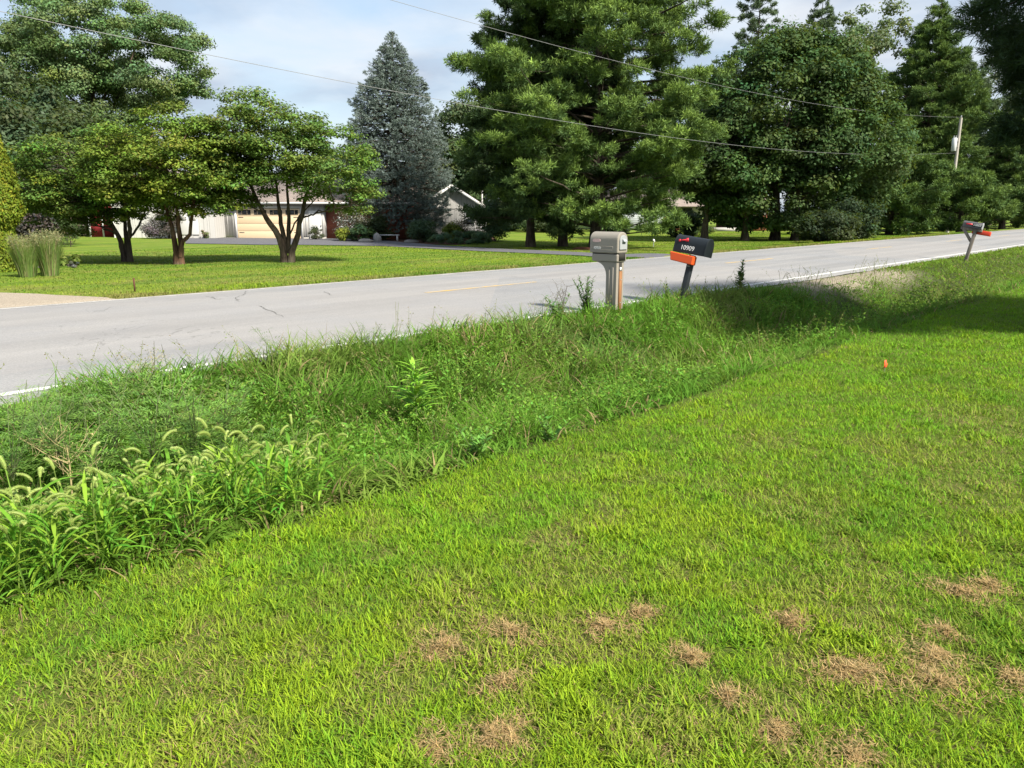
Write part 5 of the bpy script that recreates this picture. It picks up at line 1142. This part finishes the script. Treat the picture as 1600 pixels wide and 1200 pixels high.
def small_things():
    # marker flag in the lawn
    loc = G(1382, 581); root = empty('marker_flag', loc, 0.3, 'small orange marker flag stuck in the lawn near the ditch', 'marker flag')
    w = MB(); w.tube([(0, 0, -.04), (0, 0, .125)], .0018, 5); w.build('wire', M_GREYP, root)
    f = MB(); V = []
    for i in range(5):
        zz = .125 - .085 * i / 4
        V += [(-.012 - .006 * i / 4, 0.004 * math.sin(i * 2), zz), (.014 + .004 * math.sin(i), .012 * math.sin(i * 1.7 + .6), zz - .006 * (i > 2))]
    f.add(V, [[2 * i, 2 * i + 1, 2 * i + 3, 2 * i + 2] for i in range(4)]); fo = f.build('flag', plain('orange_flag', (.85, .10, .03), .5, .4, .08), root)
    so = fo.modifiers.new('thick', 'SOLIDIFY'); so.thickness = .002
    # rusty stake, white marker, wheel, rock, bench, mound
    loc = G(211, 456); r = empty('stake', loc, 0, 'thin rusty stake in the grass between the road and the red trunked tree', 'stake'); s = MB(); s.box(0, 0, .13, .03, .02, .32); s.build('rod', plain('rust', (.10, .045, .03), .9, .2, .3, 20), r)
    loc = G(1021, 386); r = empty('driveway_marker', loc, 0.4, 'small white topped marker on the verge left of the black mailbox', 'marker')
    s = MB(); s.tube([(0, 0, -.05), (0, 0, .30)], .02, 6); s.build('stem', M_GREYP, r); s = MB(); s.tube([(-.06, 0, .42), (0.0, 0, .40), (.07, 0, .30)], [.05, .07, .03], 8); s.build('cap', M_WHT, r)
    Y = 55.6; loc = DROP(262, Y); r = empty('wagon_wheel', loc, 0.1, 'old spoked wagon wheel leaning by the white siding', 'wheel'); R = .44
    a = np.linspace(0, 2 * math.pi, 33); s = MB(); s.tube(np.stack([R * np.cos(a), .1 + .0 * a, .44 + R * np.sin(a)], 1), .028, 6, cap=False); s.build('rim', M_GREYW, r)
    s = MB(); s.tube([(0, .02, .44), (0, .18, .44)], .07, 8); s.build('hub', M_GREYW, r)
    for q in range(10):
        b = q * math.pi / 5; s = MB(); s.tube([(.06 * math.cos(b), .1, .44 + .06 * math.sin(b)), (R * math.cos(b), .1, .44 + R * math.sin(b))], .016, 5); s.build('spoke', M_GREYW, r)
    loc = DROP(607, 56.0); r = empty('garden_bench', loc, 0, 'plain white plank bench beside the spruce trunk', 'bench')
    s = MB(); s.box(0, 0, .44, 1.5, .35, .06); s.build('seat', M_TRIM, r)
    for e in (-.6, .6): s = MB(); s.box(e, 0, .2, .08, .3, .42); s.build('leg', M_TRIM, r)
    def rock(loc, sx, sy, sz, col, name, label, cat, seed):
        q = np.random.default_rng(seed); nu, nv = 18, 10; u = np.linspace(0, 2 * math.pi, nu, endpoint=False); v_ = np.linspace(.05, math.pi - .05, nv); U, W = np.meshgrid(u, v_)
        lum = 1 + .28 * (noise(np.cos(U) * 2 + seed, np.sin(U) * 2 + np.cos(W) * 2, 1, seed) - .5)
        V = np.stack([sx * np.cos(U) * np.sin(W) * lum, sy * np.sin(U) * np.sin(W) * lum, sz * np.cos(W) * lum + sz * .55], -1).reshape(-1, 3)
        i = np.arange(nv - 1)[:, None]; j = np.arange(nu)[None]; F = np.stack([i * nu + j, i * nu + (j + 1) % nu, (i + 1) * nu + (j + 1) % nu, (i + 1) * nu + j], -1).reshape(-1, 4)
        m = MB(); m.add(V, F); o = m.build(name, plain(name + '_' + str(seed), col, .9, .2, .25, 6, .3), smooth_=True); o.location = loc; tag(o, label, cat); return o
    rock(DROP(588, 54.6), .26, .2, .4, (.2, .2, .2), 'boulder', 'pale upright boulder under the left side of the blue spruce', 'rock', 3)
    rock(DROP(570, 53.8), .55, .3, .16, (.2, .19, .18), 'flat_stone', 'flat grey stone at the front left of the mulch bed', 'rock', 4)
    rock(DROP(642, 53.6), .5, .3, .15, (.2, .19, .18), 'flat_stone', 'flat grey stone right of the spruce trunk', 'rock', 5)
    rock(G(912, 390) - [0, 0, .1], 0.7, .5, .15, (.13, .055, .035), 'dirt_mound', 'low reddish heap of dirt behind the grey plastic mailbox', 'dirt heap', 6)
    # two clumps of tall reed grass left of the drive
    for i, (px, py, H, lab) in enumerate([(44, 433, 1.02, 'tall feathery reed grass clump nearest the arborvitae'), (79, 431, 1.12, 'tall feathery reed grass clump right of its twin by the garden bed')]):
        loc = G(px, py); q = np.random.default_rng(700 + i); K = 900; rr = .20 * np.sqrt(q.random(K)); aa = q.random(K) * 6.283
        Pq = np.stack([np.cos(aa) * rr, np.sin(aa) * rr, np.full(K, -.02)], 1); m = MB(); hh = H * (.55 + .5 * q.random(K))
        blades(m, Pq, hh, .016, aa + q.normal(0, .5, K), .05 + .10 * q.random(K), .12 + .5 * q.random(K), 4, tint(q, K, (.15, .23, .06), .18, .1, (.28, .26, .13), .15))
        K2 = 150; idx = q.integers(0, K, K2); Pp = Pq[idx] * .8; C = blades(m, Pp, H * (1.0 + .15 * q.random(K2)), .007, aa[idx], .04 + .12 * q.random(K2), .1 + .2 * q.random(K2), 4, tint(q, K2, (.22, .22, .10), .1))
        for z_ in range(14):
            f = .74 + .26 * q.random(K2); ii = np.minimum((f * 4).astype(int), 3); ff = (f * 4 - ii)[:, None]; n_ = np.arange(K2); Lp = C[n_, ii] * (1 - ff) + C[n_, ii + 1] * ff + q.normal(0, .012, (K2, 3))
            leaves(m, Lp, rdir(q, K2), .05, .25, tint(q, K2, (.27, .27, .14), .15), q)
        o = m.build('reed_grass', M_GRASS, cols=True); o.location = loc; tag(o, lab, 'ornamental grass', kind='thing')
small_things()

# ---------------------------------------------------------------- weeds and foxtails of the ditch
def lance(mb, P, az, L_, w, lean, bend, col, rng, segs=4):
    blades(mb, P, L_, w, az, lean, bend, segs, col, prof=np.interp(np.linspace(0, 1, segs + 1), [0, .12, .4, .75, 1], [.18, .6, 1, .6, .04]), twist=rng.normal(0, .15, len(P)))

def foxtails():
    M_HEAD = leafmat('foxtail_bristle', 0.45, 0.5, 0.3)
    rng = np.random.default_rng(808); variants = []
    for v_ in range(6):
        lf = MB(); K = 15; az = rng.random(K) * 6.283; z = .02 + .34 * rng.random(K)
        P = np.stack([.02 * np.cos(az), .02 * np.sin(az), z], 1); lean = .25 + .5 * rng.random(K)
        lance(lf, P, az, 0.13 + .12 * rng.random(K), .014 + .008 * rng.random(K), lean, .7 + 1.2 * rng.random(K), tint(rng, K, (.12, .28, .03), .18, .1, (.22, .36, .04), .35), rng, 6)
        heads = []
        for h_ in range(2):
            a = rng.random() * 6.283; C = blades(lf, np.zeros((1, 3)) + [0, 0, 0.], .34 + .26 * rng.random(), .0042, np.array([a]), .06 + .12 * rng.random(), .35, 6, tint(rng, 1, (.14, .22, .05)), prof=np.ones(7))
            hd = MB(); b0 = C[0, -1]; m = 9; t = np.linspace(0, 1, m); dd = np.array([math.cos(a), math.sin(a)]); th = .35 + (1.1 + 1.1 * rng.random()) * t; Lh = .062 + .034 * rng.random()
            pts = np.zeros((m, 3)); pts[0] = b0
            for i in range(1, m): pts[i] = pts[i - 1] + Lh / (m - 1) * np.array([dd[0] * math.sin(th[i]), dd[1] * math.sin(th[i]), math.cos(th[i])])
            hd.tube(pts, 0.0075 * np.array([.5, .9, 1, 1, 1, 1, .95, .8, .35]), 6, True, np.array([.32, .42, .10]))
            nb = 300; f = rng.random(nb) * (m - 1.001); i = f.astype(int); ff = (f - i)[:, None]; B = pts[i] * (1 - ff) + pts[i + 1] * ff; dr = rdir(rng, nb); tn = pts[i + 1] - pts[i]; tn /= np.linalg.norm(tn, axis=1)[:, None]
            dr = dr - (dr * tn).sum(1)[:, None] * tn; dr /= np.linalg.norm(dr, axis=1)[:, None] + 1e-9; dr = dr * .8 + tn * .7; ln = (.010 + .005 * rng.random(nb))[:, None]; sdv = np.cross(dr, tn); wv = .0013
            V = np.stack([B - sdv * wv, B + sdv * wv, B + dr * ln + sdv * wv * .4, B + dr * ln - sdv * wv * .4], 1)
            hd.add(V.reshape(-1, 3), np.arange(nb * 4).reshape(nb, 4), np.repeat(tint(rng, nb, (.50, .60, .20), .15), 4, 0)); heads.append(hd)
        variants.append((lf, heads))
    protos = []
    for lf, heads in variants:
        me = lf.build('foxtail_grass', M_GRASS, cols=True); hs = []
        for hd in heads:
            # bristles and core in one seed head; quads only so the core caps stay simple
            hs.append(hd.build('seed_head', M_HEAD, me, cols=True))
        protos.append((me, hs))
    lab = 'green foxtail grass with broad blades and drooping bristly seed heads at the ditch edge'; grp = 'foxtail grasses at the left end of the ditch'
    used = [False] * len(protos); n_ = 0; tries = 0
    while n_ < 250 and tries < 4000:
        tries += 1; s = rng.uniform(-6.5, 3.4); n = rng.uniform(EDGE + .12, 5.05)
        p = SN(np.array([s]), np.array([n]))[0]; pz = float(height(p[0], p[1])); d = p[1] * math.cos(PITCH) - (pz - CAM_H) * math.sin(PITCH)
        if d < .8: continue
        px = 800 + FOC * p[0] / d; lim = 540 - 230 * smooth(4.3, 5.0, n) - 60 * rng.random()
        if px < -90 or px > lim or rng.random() < .5 * smooth(240, 540, px): continue
        v_ = rng.integers(len(protos)); me, hs = protos[v_]
        if not used[v_]: o = me; used[v_] = True
        else:
            o = me.copy(); COL.objects.link(o)
            for h in hs: c = h.copy(); COL.objects.link(c); c.parent = o
        o.location = (p[0], p[1], pz); o.rotation_euler = (rng.normal(0, .06), rng.normal(0, .06), rng.random() * 6.283); k_ = rng.uniform(.72, 1.08); o.scale = (k_, k_, k_ * rng.uniform(.9, 1.1)); tag(o, lab, 'foxtail grass', grp, 'thing'); n_ += 1
foxtails()

def weed(name, loc, label, h, stems, per, leaf, asp, base, seed, spread=.18, droop=.5, cat='weed', leaflets=0, tipcol=None, group=None, stemcol=(.10, .13, .05), sr=.004, bare=.12):
    """upright weed: stems with leaves set round them"""
    q = np.random.default_rng(seed); root = empty(name, loc, 0, label, cat, group); sm = MB(); lf = MB()
    for k_ in range(stems):
        a = q.random() * 6.283; ln = spread * (0.3 + q.random()) if stems > 1 else spread * .3; hh = h * (.7 + .4 * q.random()) if k_ else h
        m = 6; t = np.linspace(0, 1, m); P = np.stack([math.cos(a) * ln * hh * 1.6 * t ** 1.4, math.sin(a) * ln * hh * 1.6 * t ** 1.4, hh * t - .03], 1) + q.normal(0, .006, (m, 3)) * t[:, None]
        sm.tube(P, np.linspace(sr, sr * .4, m), 5, False, np.array(stemcol))
        f = bare + (1 - bare) * (np.arange(per) + q.random(per)) / per; ii = np.minimum((f * (m - 1)).astype(int), m - 2); ff = (f * (m - 1) - ii)[:, None]; B = P[ii] * (1 - ff) + P[ii + 1] * ff
        az = np.arange(per) * 2.4 + q.normal(0, .4, per); L_ = leaf * (1.15 - .6 * f) * (.75 + .5 * q.random(per)); c = tint(q, per, base, .16, .1)
        if leaflets:
            for u in np.linspace(.15, 1, leaflets):
                for sg in (-1, 1):
                    Pp = B + np.stack([np.cos(az), np.sin(az), .55 - .7 * u * np.ones(per)], 1) * (L_ * u)[:, None]
                    lance(lf, Pp, az + sg * (1.0 - .35 * u), L_ * .46 * (1.15 - .75 * u), L_ * .46 * asp, 1.0 + .3 * q.random(per), droop * .8, c, q, 2)
        else: lance(lf, B, az, L_, L_ * asp, .65 + .5 * q.random(per), droop, c, q, 4)
    sm.build('stem', leafmat('stem_skin', .0), root, cols=True); lf.build('foliage', M_LEAF, root, cols=True); return root

def weeds():
    # feathery weeds, left part of the ditch
    FG = (.165, .30, .06); i = 0
    spots = [(60, 668, .42), (118, 640, .42), (170, 625, .45), (215, 612, .42), (262, 640, .5), (180, 668, .48), (240, 690, .55), (305, 668, .5), (300, 705, .52), (350, 650, .42), (95, 700, .5), (20, 720, .5), (150, 735, .52), (362, 758, .5), (410, 782, .5), (440, 742, .45), (335, 735, .5), (40, 650, .4), (225, 745, .5), (410, 705, .4), (480, 700, .38)]
    grp = 'feathery weeds massed at the left end of the ditch'
    for px, py, h in spots:
        loc = G(px, py + 24); i += 1
        weed('feathery_weed', loc, 'ferny light green weed with finely cut leaves in the left part of the ditch', h, 9, 11, .17, .13, tuple(np.array(FG) * np.random.default_rng(i).uniform(.8, 1.2)), 900 + i, .40, .5, leaflets=5, group=grp)
    weed('broadleaf_weed', G(650, 640), 'bright green weed with long pointed leaves standing alone in the middle of the ditch', .46, 3, 22, .26, .20, (.20, .40, .04), 950, .16, .7, bare=.05)
    # weeds breaking the line of the road edge
    weed('roadside_weed', AX(1156, 7.15, 440), 'tall leafy weed at the road edge right of the black mailbox', .72, 2, 40, .17, .45, (.08, .15, .045), 951, .1, .4, bare=.25, sr=.006)
    weed('roadside_weed', AX(1040, 7.2, 460), 'small leafy weed just left of the black mailbox post', .44, 3, 18, .13, .42, (.09, .18, .05), 952, .1, .4)
    weed('roadside_weed', AX(919, 7.2, 480), 'bushy dark stemmed weed touching the left side of the grey plastic mailbox', .66, 8, 40, .11, .36, (.10, .17, .07), 953, .22, .4, sr=.005, stemcol=(.07, .05, .04))
    weed('roadside_weed', AX(872, 7.1, 495), 'pale leafy weed below the seeding weed left of the grey plastic mailbox', .46, 6, 18, .15, .30, (.12, .21, .08), 954, .26, .6)
    weed('ragweed', AX(846, 7.2, 500), 'ferny weed at the road edge just left of the seeding weed', .40, 3, 11, .13, .22, (.085, .15, .06), 955, .22, .5, leaflets=4)
    weed('ragweed', AX(440, 7.1, 580), 'ferny weed sticking up before the road, left one of a separated pair', .46, 4, 11, .15, .2, (.095, .165, .055), 956, .3, .5, leaflets=4)
    weed('ragweed', AX(572, 7.1, 550), 'ferny weed sticking up before the road, right one of a separated pair', .42, 5, 11, .14, .2, (.095, .165, .055), 957, .3, .5, leaflets=4)
    weed('broadleaf_weed', G(745, 716), 'low broad leaved green weed at the lawn side of the ditch', .30, 6, 12, .075, .5, (.12, .26, .045), 958, .35, .3)
    weed('broadleaf_weed', G(860, 690), 'dark low leafy weed where the ditch meets the lawn', .24, 6, 12, .07, .5, (.12, .26, .045), 959, .35, .3)
    # dry branching weeds
    def dry(name, loc, label, h, seed, col, n=9, spread=.5, seeds=260):
        q = np.random.default_rng(seed); root = empty(name, loc, 0, label, 'dry weed'); sm = MB(); lf = MB(); tips = []
        sm.tube([(0, 0, -.03), (.01, 0, h * .35), (.0, .01, h * .6)], [.006, .005, .003], 5, False, np.array(col))
        for k_ in range(n):
            z = h * (.12 + .45 * q.random()); a = q.random() * 6.283; r = spread * h * (.4 + .6 * q.random()); e = np.array([math.cos(a) * r, math.sin(a) * r, z + h * (.2 + .32 * q.random())]); b = np.array([0, 0, z])
            mid = (b + e) / 2 + [0, 0, -.02]; sm.tube([b, mid, e], [.003, .0022, .0012], 4, False, np.array(col))
            for j in range(6):
                f = .3 + .7 * q.random(); st = b + (e - b) * f; en = st + rdir(q, 1)[0] * .10 * h / .5 + [0, 0, .03]; sm.tube([st, (st + en) / 2 + q.normal(0, .004, 3), en], [.0016, .0013, .0008], 3, False, np.array(col)); tips += [en, (st + en) / 2, st * .3 + en * .7]
        T = np.array(tips); T = T[q.integers(0, len(T), seeds)] + q.normal(0, .012, (seeds, 3)); leaves(lf, T, rdir(q, seeds), .010 + .006 * q.random(seeds), .5, tint(q, seeds, np.array(col) * 1.15, .2), q)
        sm.build('stem', leafmat('stem_skin', .0), root, cols=True); lf.build('seed_foliage', M_GRASS, root, cols=True)
    dry('dry_weed', G(112, 768), 'dry tan weed with radiating branches among the feathery weeds', .52, 970, (.36, .30, .15), 12, .62, 200)
    dry('dry_weed', AX(230, 7.2, 590), 'airy straw coloured weed seen against the road at the left', .42, 971, (.34, .31, .20), 12, .55, 320)
    dry('seeding_weed', AX(880, 7.15, 495), 'thin dark stemmed seeding weed standing left of the grey plastic mailbox', .62, 972, (.10, .085, .06), 11, .38, 200)
weeds()
